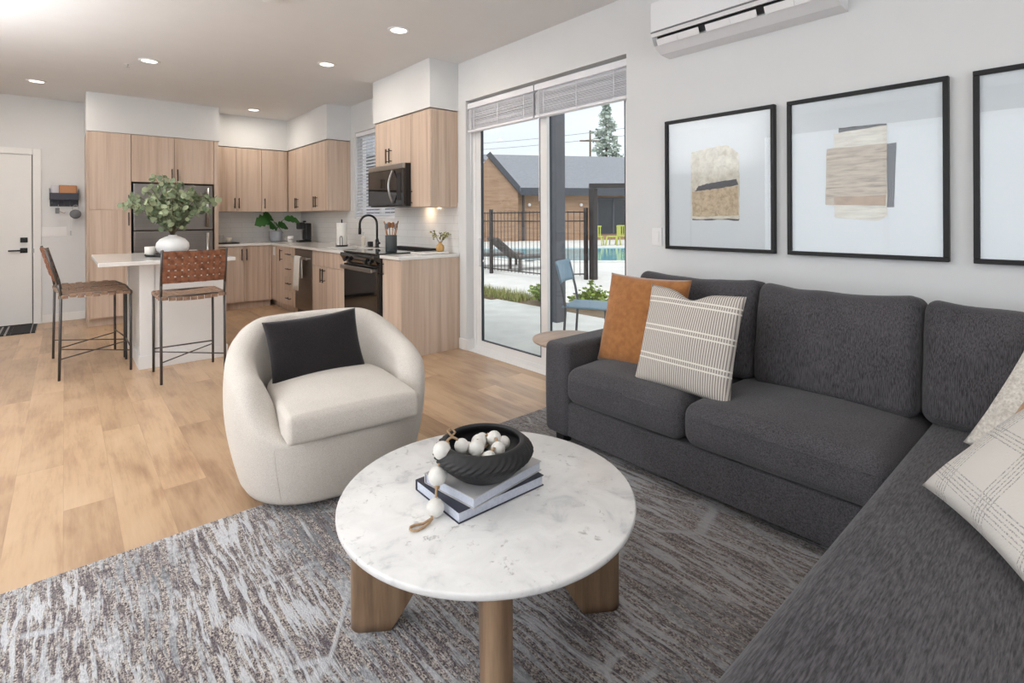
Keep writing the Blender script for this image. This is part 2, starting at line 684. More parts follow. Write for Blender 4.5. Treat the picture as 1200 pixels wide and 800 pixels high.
def group_mask(coord, centres, half, per):
    tot = None
    for y in centres:
        d = t.math('LESS_THAN', t.math('ABSOLUTE', t.math('SUBTRACT', coord, y)), half)
        tot = d if tot is None else t.math('MAXIMUM', tot, d)
    ln = t.math('LESS_THAN', t.math('FRACT', t.math('DIVIDE', t.math('ADD', coord, 10), per)), .36)
    return t.math('MULTIPLY', tot, ln)


mx = group_mask(sp.outputs[0], (-.17, .0, .17), .026, .0105)
my = group_mask(sp.outputs[1], (-.18, -.02, .14), .022, .0105)
dn = t.ramp(t.noise(t.coords((240, 240, 240)), 1, 1), [(.42, (.1, .1, .1, 1)), (.56, (1, 1, 1, 1))])
mk = t.math('MULTIPLY', t.math('MAXIMUM', mx, my), dn)
c = t.mix(t.math('MULTIPLY', mk, .62), srgb(212, 208, 202), srgb(104, 100, 100))
t.color(c)
t.set(rough=.9, spec=.15)
t.bump(t.noise(t.coords((220, 220, 220)), 1, 2), .4, .002)
M['plaid'] = t.mat

# woven leather; the seat copy is lighter, light on it put into the colour
for nm, c1, c2 in (('leather_weave', (112, 70, 50), (150, 100, 74)), ('leather_seat', (112, 86, 68), (158, 128, 106))):
    t = NT(nm)
    t.color(t.ramp(t.noise(t.coords((30, 30, 30)), 1, 3), [(.3, srgb(*c1)), (.7, srgb(*c2))]))
    t.set(rough=.45, spec=.4)
    M[nm] = t.mat


def steel(name, rgb, rough=.28, sc=(2, 2, 120)):
    t = NT(name)
    f = t.noise(t.coords(sc), 1, 3, .6)
    c = srgb(*rgb)
    t.color(t.ramp(f, [(.3, tuple(x * .86 for x in c[:3]) + (1,)), (.7, c)]))
    t.set(metal=1, rough=rough)
    M[name] = t.mat


steel('steel', (184, 182, 180))
steel('steel_dark', (142, 136, 132), .32)
t = plain('black_glass', (10, 10, 11), .06, coat=.6, var=.1)
t = plain('picture_print', (218, 222, 228), .35, var=.005)

# leaf materials
for nm, c1, c2 in (('eucalyptus', (88, 106, 78), (158, 166, 132)), ('monstera', (30, 72, 28), (66, 116, 52)),
                   ('bush_leaf', (92, 118, 52), (160, 180, 90)), ('grass', (118, 130, 70), (176, 176, 116)),
                   ('conifer', (140, 156, 146), (196, 208, 198)), ('dried', (104, 112, 60), (170, 160, 100))):  # conifer greens paled: overexposure haze put into the leaf colour
    t = NT(nm)
    gm = t.n('ShaderNodeNewGeometry')
    t.color(t.ramp(gm.outputs['Random Per Island'], [(0, srgb(*c1)), (1, srgb(*c2))]))
    t.set(rough=.55, spec=.3)
    M[nm] = t.mat

# window glass: clear with a fresnel reflection
t = NT('glass')
tr = t.n('ShaderNodeBsdfTransparent')
tr.inputs[0].default_value = (.98, .99, .988, 1)
gl = t.n('ShaderNodeBsdfGlossy')
gl.inputs['Roughness'].default_value = .01
gg = t.n('ShaderNodeNewGeometry')
dt = t.n('ShaderNodeVectorMath', operation='DOT_PRODUCT')
t.l(gg.outputs['Incoming'], dt.inputs[0])
t.l(gg.outputs['Normal'], dt.inputs[1])
fr = t.math('MULTIPLY_ADD', t.math('POWER', t.math('SUBTRACT', 1, t.math('ABSOLUTE', dt.outputs['Value'])), 5), .9, .035)
mx_ = t.n('ShaderNodeMixShader')
t.l(fr, mx_.inputs[0])
t.l(tr.outputs[0], mx_.inputs[1])
t.l(gl.outputs[0], mx_.inputs[2])
t.l(mx_.outputs[0], t.out.inputs[0])
M['glass'] = t.mat

t = NT('blind_slat')
t.set(color=srgb(236, 236, 240), rough=.5)
tl = t.n('ShaderNodeBsdfTranslucent')
tl.inputs[0].default_value = srgb(232, 234, 240)
ms = t.n('ShaderNodeMixShader')
ms.inputs[0].default_value = .2
t.l(t.b.outputs[0], ms.inputs[1])
t.l(tl.outputs[0], ms.inputs[2])
t.l(ms.outputs[0], t.out.inputs[0])
M['blind_slat'] = t.mat

# pool water
t = plain('pool_water', (118, 190, 208), .08, var=.08, vs=1.5)
t.bump(t.noise(t.coords((1, 1, 1)), 3, 3), .2, .03)

# lamp lens
t = NT('lamp_lens')
em = t.n('ShaderNodeEmission')
em.inputs[0].default_value = (1, .93, .82, 1)
em.inputs[1].default_value = 4
t.l(em.outputs[0], t.out.inputs[0])
M['lamp'] = t.mat

# ================================================================ ROOM
XW = 2.88       # right wall face
YB = 8.50       # back wall face
XL = -2.40
YR = -2.40
H = 2.74
WT = .16
DOOR = (2.13, 3.985, 0.0, 2.36)      # opening of the sliding door: y0 y1 z0 z1
WIN = (5.37, 6.47, 1.25, 2.37)

struct(MB().box(XL - WT, XW + WT, YR - WT, YB + WT, -.12, 0).build('floor', M['floor']))
struct(MB().box(XL - WT, XW + WT, YR - WT, YB + WT, H, H + .12).build('ceiling', M['ceiling_paint']))
b = MB()
b.box(XW, XW + WT, YR - WT, DOOR[0], 0, H)
b.box(XW, XW + WT, DOOR[0], DOOR[1], DOOR[3], H)
b.box(XW, XW + WT, DOOR[1], WIN[0], 0, H)
b.box(XW, XW + WT, WIN[0], WIN[1], 0, WIN[2])
b.box(XW, XW + WT, WIN[0], WIN[1], WIN[3], H)
b.box(XW, XW + WT, WIN[1], YB, 0, H)
struct(b.build('wall_right', M['wall_paint']))
struct(MB().box(XL - WT, XW + WT, YB, YB + WT, 0, H).build('wall_back', M['wall_paint']))
# left and rear walls with big windows (behind the photographer)
LW = (.4, 3.4, .45, 2.45)
b = MB()
b.box(XL - WT, XL, YR - WT, LW[0], 0, H)
b.box(XL - WT, XL, LW[1], YB + WT, 0, H)
b.box(XL - WT, XL, LW[0], LW[1], 0, LW[2])
b.box(XL - WT, XL, LW[0], LW[1], LW[3], H)
struct(b.build('wall_left', M['wall_paint']))
RW = (-1.5, 1.7, .45, 2.45)
b = MB()
b.box(XL, RW[0], YR - WT, YR, 0, H)
b.box(RW[1], XW, YR - WT, YR, 0, H)
b.box(RW[0], RW[1], YR - WT, YR, 0, RW[2])
b.box(RW[0], RW[1], YR - WT, YR, RW[3], H)
struct(b.build('wall_rear', M['wall_paint']))
for k, (a, bb) in enumerate((((XL - .1, XL - .05), None), (None, (YR - .1, YR - .05)))):
    m = MB()
    if a:
        y0, y1, z0, z1 = LW
        for (p, q, r_, s_) in ((y0, y1, z0, z0 + .05), (y0, y1, z1 - .05, z1), (y0, y0 + .05, z0, z1), (y1 - .05, y1, z0, z1), ((y0 + y1) / 2 - .03, (y0 + y1) / 2 + .03, z0, z1)):
            m.box(a[0], a[1], p, q, r_, s_)
    else:
        x0, x1, z0, z1 = RW
        for (p, q, r_, s_) in ((x0, x1, z0, z0 + .05), (x0, x1, z1 - .05, z1), (x0, x0 + .05, z0, z1), (x1 - .05, x1, z0, z1), ((x0 + x1) / 2 - .03, (x0 + x1) / 2 + .03, z0, z1)):
            m.box(p, q, bb[0], bb[1], r_, s_)
    struct(m.build('window_%d' % (k + 2), M['vinyl_white']))

# soffits over the cabinets
FX0, FX1, FY = .195, 1.548, 7.73
UZ0, UZ1 = 1.36, 2.275
UX, UY = 2.57, 8.16
struct(MB().box(FX0, FX1 + .012, FY - .005, YB, 2.288, H).build('trim_1', M['wall_paint']))
struct(MB().box(FX1 + .012, XW, UY, YB, UZ1 + .01, H).build('trim_2', M['wall_paint']))
struct(MB().box(UX - .01, XW, 6.59, UY, UZ1 + .01, H).build('trim_3', M['wall_paint']))
struct(MB().box(UX - .01, XW, 4.105, 5.27, UZ1 + .01, H).build('trim_4', M['wall_paint']))
# backsplash
b = MB()
b.box(FX1, XW, YB - .008, YB, .91, UZ0)
struct(b.build('trim_5', M['backsplash']))
b = MB()
b.box(XW - .008, XW, 4.11, WIN[0], .91, 1.40)
b.box(XW - .008, XW, WIN[0], WIN[1], .91, WIN[2])
b.box(XW - .008, XW, WIN[1], YB - .008, .91, UZ0)
struct(b.build('trim_6', M['backsplash']))

# baseboards
BH = .10
struct(MB().box(XW - .014, XW, 3.985, 4.093, 0, BH, .003).box(XW - .014, XW + .09, 3.971, 3.985, 0, BH, .003).build('baseboard_right', M['trim_paint']))
struct(MB().box(XW - .014, XW, YR, DOOR[0], 0, BH, .003).build('baseboard_right_near', M['trim_paint']))
struct(MB().box(-.21, FX0 - .002, YB - .014, YB, 0, BH, .003).build('baseboard_back', M['trim_paint']))
struct(MB().box(XL, XL + .014, YR, YB, 0, BH, .003).build('baseboard_left', M['trim_paint']))

# entry door (door_1)
d = thing('door_1', 'white entry door', 'door', (-.75, YB, 0))
del d['label'], d['category']
d['kind'] = 'structure'
DX0, DX1, DZ = -1.20, -.297, 2.03
MB().box(DX0, DX1, YB - .02, YB - .002, .012, DZ, .002).build('door_panel', M['trim_paint'], d)
MB().box(DX1 + .004, DX1 + .010, YB - .012, YB - .002, 0, DZ + .01).box(DX0, DX1, YB - .016, YB - .002, 0, .011).build('weather_strip', M['rubber'], d)
b = MB()
b.box(DX1 + .01, DX1 + .085, YB - .02, YB, 0, DZ + .085, .003)
b.box(DX0 - .085, DX0 - .01, YB - .02, YB, 0, DZ + .085, .003)
b.box(DX0 - .01, DX1 + .01, YB - .02, YB, DZ + .01, DZ + .085, .003)
b.build('door_casing', M['trim_paint'], d)
b = MB()
b.box(-.40, -.335, YB - .032, YB - .02, .86, .92, .004)
b.cyl((-.368, YB - .03, .89), (-.368, YB - .07, .89), .011)
b.box(-.50, -.358, YB - .078, YB - .062, .882, .900, .004)
b.build('door_handle', M['black_metal'], d)
MB().box(-.398, -.333, YB - .036, YB - .02, .985, 1.045, .004).cyl((-.366, YB - .035, 1.015), (-.366, YB - .048, 1.015), .016).build('deadbolt', M['black_metal'], d)
MB().box(-.29, -.276, YB - .026, YB - .02, .86, .91).build('strike_plate', M['steel'], d)

# sliding glass door (door_2)
y0, y1, z0, z1 = DOOR
d = thing('door_2', 'x', 'x', (XW + .1, (y0 + y1) / 2, 0))
del d['label'], d['category']
d['kind'] = 'structure'
xf0, xf1 = XW + .085, XW + .155
b = MB()
b.box(xf0, xf1, y1 - .04, y1, 0, z1)
b.box(xf0, xf1, y0, y0 + .04, 0, z1)
b.box(xf0, xf1, y0 + .04, y1 - .04, z1 - .05, z1)
b.box(xf0, xf1, y0 + .04, y1 - .04, 0, .035)
b.build('door_frame', M['vinyl_white'], d)


def sash(name, xa, xb, ya, yb, sw=.055, bot=.075, matf='vinyl_white'):
    m = MB()
    m.box(xa, xb, ya, ya + sw, .036, z1 - .052)
    m.box(xa, xb, yb - sw, yb, .036, z1 - .052)
    m.box(xa, xb, ya + sw, yb - sw, .036, .036 + bot)
    m.box(xa, xb, ya + sw, yb - sw, z1 - .052 - sw, z1 - .052)
    f = m.build(name, M[matf], d)
    MB().box(xa + .012, xa + .018, ya + sw - .004, yb - sw + .004, .036 + bot - .004, z1 - .052 - sw + .004).build('glass_pane', M['glass'], f)
    g = MB()
    w = .012
    xg0, xg1 = xa + .003, xa + .026
    g.box(xg0, xg1, ya + sw - .001, ya + sw + w, .036 + bot, z1 - .052 - sw)
    g.box(xg0, xg1, yb - sw - w, yb - sw + .001, .036 + bot, z1 - .052 - sw)
    g.box(xg0, xg1, ya + sw, yb - sw, .036 + bot - .001, .036 + bot + w * .7)
    g.build('gasket', M['alu_dark'], f)
    return f


sl = sash('sliding_sash', xf0 + .003, xf0 + .033, 2.985, y1 - .041, sw=.075, bot=.06)
fx = sash('fixed_sash', xf0 + .036, xf0 + .066, y0 + .041, 3.06, sw=.06, bot=.06)
MB().box(xf0 - .028, xf0 + .003, 3.865, 3.885, .80, 1.06, .006).build('pull_handle', M['vinyl_white'], sl)
MB().box(xf0 + .034, xf0 + .035, 2.985, 3.03, .1, 2.2).build('weather_strip', M['alu_dark'], sl)
MB().cyl((xf0 + .0, 3.83, .85), (xf0 + .01, 3.83, .85), .01).build('lock_knob', M['vinyl_white'], sl)
b = MB()
b.box(XW - .0, xf0, y0, y1, -.001, .004)
struct(b.build('door_sill', M['vinyl_white']))

# kitchen window (window_1)
y0, y1, z0, z1 = WIN
w = thing('window_1', 'x', 'x', (XW + .1, (y0 + y1) / 2, z0))
del w['label'], w['category']
w['kind'] = 'structure'
b = MB()
for a in ((y0, y0 + .05, z0, z1), (y1 - .05, y1, z0, z1), (y0 + .05, y1 - .05, z0, z0 + .05), (y0 + .05, y1 - .05, z1 - .05, z1), ((y0 + y1) / 2 - .025, (y0 + y1) / 2 + .025, z0 + .05, z1 - .05)):
    b.box(XW + .09, XW + .14, *a)
f = b.build('window_frame', M['vinyl_white'], w)
MB().box(XW + .11, XW + .115, y0 + .045, y1 - .045, z0 + .045, z1 - .045).build('glass_pane', M['glass'], f)
struct(MB().box(XW + .0, XW + .09, y0, y1, z0 - .001, z0 + .004).build('window_sill', M['trim_paint']))


# ---------------------------------------------------------------- blinds
def blind(label, ya, yb, x, ztop, stack0, stack1, slats, group, pitch=.022, tilt=0, wand=True, open_z=None):
    o = thing('window_blind', label, 'blind', (x, (ya + yb) / 2, ztop), group=group)
    MB().box(x - .028, x + .028, ya, yb, ztop - .05, ztop, .004).build('headrail', M['blind_white'], o)
    m = MB()
    for i in range(slats):
        z = stack1 - (i + .5) * (stack1 - stack0) / slats
        ex = random.uniform(-.003, .003)
        a = tilt + (random.uniform(.68, .8) if tilt == 0 else 0)
        c, s_ = math.cos(a) * .025, math.sin(a) * .025
        p = [(x - c + ex, ya + .004, z - s_), (x + c + ex, ya + .004, z + s_), (x + c + ex, yb - .004, z + s_ + random.uniform(-.003, .003)), (x - c + ex, yb - .004, z - s_)]
        q = [(u_, v_, w_ + .0032) for u_, v_, w_ in p]
        vs = [m.bm.verts.new(k) for k in p + q]
        for f_ in ((3, 2, 1, 0), (4, 5, 6, 7), (0, 1, 5, 4), (1, 2, 6, 5), (2, 3, 7, 6), (3, 0, 4, 7)):
            m.bm.faces.new([vs[k] for k in f_])
    m.build('slats', M['blind_slat'], o)
    MB().box(x - .027, x + .027, ya + .002, yb - .002, stack0 - .022, stack0 - .002, .003).build('bottom_rail', M['blind_white'], o)
    for k in (.12, .5, .88):
        yy = ya + (yb - ya) * k
        MB().box(x - .031, x - .0295, yy - .002, yy + .002, stack0 - .02, ztop - .05).build('ladder_cord', M['blind_white'], o)
    if wand:
        yw = yb - .07
        MB().cyl((x - .042, yw, ztop - .06), (x - .044, yw, ztop - .95), .004, n=6).build('wand', M['blind_white'], o)
    return o


XB = XW + .043
blind('white horizontal blind pulled up over the left half of the sliding door', 3.07, 3.978, XB, 2.335, 2.085, 2.283, 24, 'blinds above the sliding door')
blind('white horizontal blind pulled up over the right half of the sliding door', 2.138, 3.055, XB, 2.335, 2.085, 2.283, 24, 'blinds above the sliding door')
blind('white slatted blind lowered over the kitchen window behind the faucet', WIN[0] + .005, WIN[1] - .005, XW + .04, WIN[3] - .004, WIN[2] + .03, WIN[3] - .055, 25, None, tilt=.55)


# ================================================================ KITCHEN
def bar_handle(face, fpos, a, z, ln, vert, par):
    m = MB()
    r_ = .0055
    so_ = .032
    if face == 'X':
        X = fpos - so_
        if vert:
            m.box(X - r_, X + r_, a - r_, a + r_, z - ln / 2, z + ln / 2, .0015)
            for zz in (z - ln * .36, z + ln * .36): m.box(X + r_, fpos, a - .004, a + .004, zz - .004, zz + .004)
        else:
            m.box(X - r_, X + r_, a - ln / 2, a + ln / 2, z - r_, z + r_, .0015)
            for aa in (a - ln * .36, a + ln * .36): m.box(X + r_, fpos, aa - .004, aa + .004, z - .004, z + .004)
    else:
        Y = fpos - so_
        if vert:
            m.box(a - r_, a + r_, Y - r_, Y + r_, z - ln / 2, z + ln / 2, .0015)
            for zz in (z - ln * .36, z + ln * .36): m.box(a - .004, a + .004, Y + r_, fpos, zz - .004, zz + .004)
        else:
            m.box(a - ln / 2, a + ln / 2, Y - r_, Y + r_, z - r_, z + r_, .0015)
            for aa in (a - ln * .36, a + ln * .36): m.box(aa - .004, aa + .004, Y + r_, fpos, z - .004, z + .004)
    return m.build('handle', M['black_metal'], par)


def cabinet(name, label, x0, x1, y0, y1, z0, z1, face, fronts, toe=0, cat='cabinet', group=None, open_top=False):
    """face 'X': front looks to -X at x0; 'Y': front looks to -Y at y0"""
    o = thing(name, label, cat, ((x0 + x1) / 2, (y0 + y1) / 2, z0), group=group)
    ft = .02
    m = MB()
    bx0, by0 = (x0 + ft + .002, y0) if face == 'X' else (x0, y0 + ft + .002)
    zt = z1 - (.22 if open_top else 0)
    m.box(bx0, x1, by0, y1, z0 + toe, zt)
    if open_top:
        e = .018
        m.box(bx0, bx0 + e, by0, y1, zt, z1)
        m.box(x1 - e, x1, by0, y1, zt, z1)
        m.box(bx0 + e, x1 - e, by0, by0 + e, zt, z1)
        m.box(bx0 + e, x1 - e, y1 - e, y1, zt, z1)
    m.build('body', M['laminate'], o)
    if toe:
        if face == 'X': MB().box(x0 + .07, x1, y0, y1, z0, z0 + toe).build('toe_kick', M['laminate'], o)
        else: MB().box(x0, x1, y0 + .07, y1, z0, z0 + toe).build('toe_kick', M['laminate'], o)
    g = .002
    for (a0, a1, f0, f1, kind, hd) in fronts:
        m = MB()
        if face == 'X': m.box(x0, x0 + ft, a0 + g, a1 - g, f0 + g, f1 - g, .001, 1)
        else: m.box(a0 + g, a1 - g, y0, y0 + ft, f0 + g, f1 - g, .001, 1)
        p = m.build(kind, M['laminate'], o)
        if hd:
            orient, a, z, ln = hd
            bar_handle(face, x0 if face == 'X' else y0, a, z, ln, orient == 'v', p)
    return o


# pantry + over-fridge
cabinet('pantry_cabinet', 'tall light wood pantry cabinet left of the refrigerator', .197, .612, 7.73, YB - .002, 0, 2.286, 'Y',
        [(.215, .612, 1.367, 2.286, 'door', ('v', .585, 1.47, .16)), (.215, .612, .10, 1.367, 'door', ('v', .585, 1.26, .16)),
         (.197, .215, 0, 2.286, 'filler_strip', None)], toe=.10)
cabinet('fridge_cabinet', 'light wood two-door cabinet above the refrigerator', .614, 1.496, 7.73, YB - .002, 1.712, 2.286, 'Y',
        [(.614, 1.055, 1.712, 2.286, 'door', ('v', 1.025, 1.81, .15)), (1.055, 1.496, 1.712, 2.286, 'door', ('v', 1.085, 1.81, .15))])
o = MB().box(1.498, 1.546, 7.73, YB - .002, 0, 2.286, .001).build('fridge_side_panel', M['laminate'])
tag(o, 'light wood end panel standing right of the refrigerator', 'panel')

# refrigerator
f = thing('refrigerator', 'stainless steel refrigerator with freezer on top, behind the leafy vase', 'refrigerator', (1.05, 8.1, 0))
fx0, fx1 = .628, 1.484
MB().box(fx0, fx1, 7.78, 8.46, .03, 1.70, .004).build('body', M['black_plastic'], f)
p = MB().box(fx0 + .004, fx1 - .004, 7.715, 7.776, 1.118, 1.692, .008).build('freezer_door', M['steel_dark'], f)
q = MB().box(fx0 + .004, fx1 - .004, 7.715, 7.776, .07, 1.108, .008).build('fridge_door', M['steel_dark'], f)
for par, za, zb in ((p, 1.15, 1.66), (q, .45, 1.08)):
    m = MB()
    m.cyl((fx1 - .075, 7.665, za), (fx1 - .075, 7.665, zb), .016, n=14)
    for zz in (za + .04, zb - .04): m.cyl((fx1 - .075, 7.665, zz), (fx1 - .075, 7.716, zz), .010)
    m.build('handle', M['steel'], par)

# upper cabinets
HZ = UZ0 + .12
cabinet('wall_cabinet', 'two-door light wood wall cabinet right beside the refrigerator panel', 1.55, 2.196, UY, YB - .002, UZ0, UZ1, 'Y',
        [(1.55, 1.86, UZ0, UZ1, 'door', ('v', 1.835, HZ, .15)), (1.86, 2.196, UZ0, UZ1, 'door', ('v', 1.89, HZ, .15))], group=None)
cabinet('wall_cabinet', 'single-door light wood wall cabinet in the kitchen corner above the green plant', 2.198, 2.868, UY, YB - .002, UZ0, UZ1, 'Y',
        [(2.198, 2.56, UZ0, UZ1, 'door', ('v', 2.235, HZ, .15))])
cabinet('wall_cabinet', 'two-door light wood wall cabinet on the window wall, the one nearer the corner', UX, XW - .002, 7.34, UY - .002, UZ0, UZ1, 'X',
        [(7.34, 7.73, UZ0, UZ1, 'door', ('v', 7.70, HZ, .15)), (7.73, 8.14, UZ0, UZ1, 'door', ('v', 7.76, HZ, .15))])
cabinet('wall_cabinet', 'two-door light wood wall cabinet on the window wall, the one beside the kitchen window', UX, XW - .002, 6.60, 7.338, UZ0, UZ1, 'X',
        [(6.60, 6.985, UZ0, UZ1, 'door', ('v', 6.95, HZ, .15)), (6.985, 7.338, UZ0, UZ1, 'door', ('v', 7.02, HZ, .15))])
cabinet('wall_cabinet', 'short two-door light wood cabinet above the microwave', UX, XW - .002, 4.478, 5.24, 1.80, UZ1, 'X',
        [(4.478, 4.90, 1.80, UZ1, 'door', ('v', 4.865, 1.90, .15)), (4.90, 5.24, 1.80, UZ1, 'door', ('v', 4.935, 1.90, .15))])
cabinet('wall_cabinet', 'narrow light wood wall cabinet right of the microwave', UX, XW - .002, 4.112, 4.476, UZ0, UZ1, 'X',
        [(4.13, 4.476, UZ0, UZ1, 'door', ('v', 4.45, 1.46, .15)), (4.112, 4.13, UZ0, UZ1, 'end_strip', None)])

# microwave
f = thing('microwave', 'black and steel over-the-range microwave under the short wall cabinet', 'microwave', (2.69, 4.857, 1.37))
MB().box(2.515, XW - .01, 4.482, 5.236, 1.372, 1.796, .003).build('body', M['black_plastic'], f)
m = MB().box(2.488, 2.514, 4.482, 5.236, 1.745, 1.796, .003).build('top_grille', M['steel'], f)
dr = MB().box(2.484, 2.514, 4.482, 5.236, 1.385, 1.743, .004).build('door', M['black_glass'], f)
m = MB()
pts = []
for i in range(15):
    k = i / 14
    pts.append((2.484 - .012 - .045 * math.sin(PI * k), 4.665 + .0 , 1.405 + .325 * k))
m.tube(pts, .011, n=10)
m.build('handle', M['steel'], dr)
MB().box(2.4825, 2.484, 4.52, 4.60, 1.43, 1.70).build('control_panel', M['matte_black'], dr)

_l = bpy.data.lights.new('task_light', 'AREA')
_l.size = .06
_l.energy = .7
_l.color = (1, .72, .45)
_lo = bpy.data.objects.new('task_light', _l)
COL.objects.link(_lo)
_lo.location = (2.78, 4.60, 1.368)
_lo.rotation_euler = (0, R(-30), 0)

# base cabinets
BZ = .88
BX, BY = 2.25, 7.87
cabinet('base_cabinet', 'two-door light wood base cabinet on the back wall right of the refrigerator', 1.55, 2.248, BY, YB - .01, 0, BZ, 'Y',
        [(2.21, 2.248, .10, BZ - .005, 'filler_strip', None), (1.55, 1.885, .10, BZ - .005, 'door', ('v', 1.855, .76, .16)), (1.885, 2.21, .10, BZ - .005, 'door', ('v', 1.915, .76, .16))], toe=.10)
cabinet('corner_cabinet', 'light wood corner base cabinet with narrow door by the drawers', BX, XW - .01, 7.312, YB - .01, 0, BZ, 'X',
        [(7.312, 7.62, .10, BZ - .005, 'door', ('v', 7.40, .76, .16)), (7.62, 7.868, .10, BZ - .005, 'filler_panel', None)], toe=.10)
zs = [.10, .292, .487, .68, BZ - .005]
cabinet('drawer_cabinet', 'four-drawer light wood base cabinet left of the dishwasher', BX, XW - .01, 6.872, 7.310, 0, BZ, 'X',
        [(6.872, 7.310, zs[i], zs[i + 1], 'drawer', ('h', 7.09, zs[i + 1] - .09, .16)) for i in range(4)], toe=.10)
cabinet('sink_cabinet', 'two-door light wood sink base cabinet between dishwasher and range', BX, XW - .01, 5.24, 6.258, 0, BZ, 'X',
        [(5.24, 6.258, .70, BZ - .005, 'false_drawer_front', None), (5.24, 5.89, .10, .70, 'door', ('v', 5.86, .60, .16)),
         (5.89, 6.258, .10, .70, 'door', ('v', 5.93, .60, .16))], toe=.10, open_top=True)
o = cabinet('base_cabinet', 'light wood end base cabinet right of the black range with broad side panel', BX, XW - .004, 4.112, 4.45, 0, BZ, 'X',
            [(4.112, 4.45, .10, BZ - .005, 'door', ('v', 4.425, .78, .13))], toe=.10)
MB().box(BX, XW - .004, 4.092, 4.11, 0, BZ, .001).build('side_panel', M['laminate'], o)
o = MB().box(2.243, 2.2495, 7.70, 7.78, .74, .86, .002).build('white_plate', M['white_plastic'])  # small white plate set on the corner cabinet face
tag(o, 'small white plate on the corner base cabinet under the counter', 'outlet')

# dishwasher
f = thing('dishwasher', 'stainless steel dishwasher with a white towel over its bar', 'dishwasher', (2.5, 6.565, 0))
MB().box(2.28, XW - .02, 6.264, 6.868, .02, .872, .002).build('body', M['black_plastic'], f)
dr = MB().box(2.248, 2.278, 6.266, 6.866, .11, .868, .004).build('door', M['steel_dark'], f)
m = MB()
m.box(2.188, 2.204, 6.30, 6.83, .755, .785, .004)
for yy in (6.33, 6.80): m.box(2.2, 2.248, yy - .01, yy + .01, .76, .78)
m.build('handle', M['steel'], dr)
# towel over handle
o = MB()


def tw(i, j):
    yy = 6.50 + .20 * j / 10
    prof = [(2.213, .52), (2.211, .60), (2.209, .70), (2.208, .77), (2.203, .789), (2.190, .789), (2.182, .77), (2.178, .68), (2.174, .56), (2.170, .44), (2.167, .37)]
    x, z = prof[i]
    if i > 6: x -= .004 * math.sin(j * 1.3) * (i - 6) / 4
    if i > 6: yy += .012 * (i - 6) / 4
    return (x, yy, z)


o.grid(tw, 11, 11)
o = o.build('dish_towel', M['towel_white'], fix=False)
sd = o.modifiers.new('thick', 'SOLIDIFY')
sd.thickness = .004
sd.offset = 0
tag(o, 'white dish towel hanging over the dishwasher bar', 'towel')

# countertops
SY0, SY1, SX0, SX1 = 5.36, 6.05, 2.34, 2.72      # sink cut-out
CX = 2.222
b = MB()
b.box(1.55, CX, BY - .028, YB - .01, BZ, .91)
b.box(CX, XW - .01, SY1, YB - .01, BZ, .91)
b.box(CX, SX0, SY0, SY1, BZ, .91)
b.box(SX1, XW - .01, SY0, SY1, BZ, .91)
b.box(CX, XW - .01, 5.235, SY0, BZ, .91)
o = b.build('countertop', M['quartz'])
tag(o, 'white L-shaped stone countertop along the back and window walls', 'countertop')
o = MB().box(CX, XW - .009, 4.085, 4.452, BZ, .91, .003).build('countertop', M['quartz'])
tag(o, 'short white countertop piece over the end cabinet beside the range', 'countertop')
s = thing('kitchen_sink', 'undermount steel sink below the black faucet', 'sink', (2.53, 5.705, .70))
b = MB()
t_ = .004
b.box(SX0 - t_, SX1 + t_, SY0 - t_, SY1 + t_, .70, .704)
b.box(SX0 - t_, SX0, SY0 - t_, SY1 + t_, .704, .879)
b.box(SX1, SX1 + t_, SY0 - t_, SY1 + t_, .704, .879)
b.box(SX0, SX1, SY0 - t_, SY0, .704, .879)
b.box(SX0, SX1, SY1, SY1 + t_, .704, .879)
b.build('basin', M['steel'], s)
MB().lathe([(.0, .705), (.035, .705), (.04, .708), (.04, .704)], (2.53, 5.705, 0), 20).build('drain', M['steel_dark'], s)

# faucet
f = thing('kitchen_faucet', 'matte black gooseneck faucet behind the sink', 'faucet', (2.775, 5.70, .91))
fy = 5.62
FXx = 2.72 + .055
b = MB().lathe([(.027, .91), (.027, .918), (.021, .93), (.021, 1.0), (.015, 1.01)], (FXx, fy, 0), 18)
b.build('faucet_base', M['black_metal'], f)
pts = [(FXx, fy, 1.0), (FXx, fy, 1.10), (FXx, fy, 1.17)]
for i in range(1, 15):
    a = PI * i / 14
    pts.append((FXx - .10 + .10 * math.cos(a), fy + .03 * i / 14, 1.19 + .10 * math.sin(a)))
pts.append((FXx - .20, fy + .03, 1.14))
MB().tube(pts, .013, n=12).build('spout', M['black_metal'], f)
MB().cyl((FXx - .20, fy + .03, 1.14), (FXx - .20, fy + .03, 1.07), .017).build('spray_head', M['black_metal'], f)
MB().cyl((FXx, fy - .02, .965), (FXx, fy - .06, .965), .013).cyl((FXx, fy - .05, .965), (FXx - .02, fy - .055, 1.03), .006).build('lever', M['black_metal'], f)
f.location = (FXx, fy, .91)
for ch in [x for x in bpy.data.objects if x.parent == f]:
    ch.location = V(2.775, 5.70, .91) - V(FXx, fy, .91)

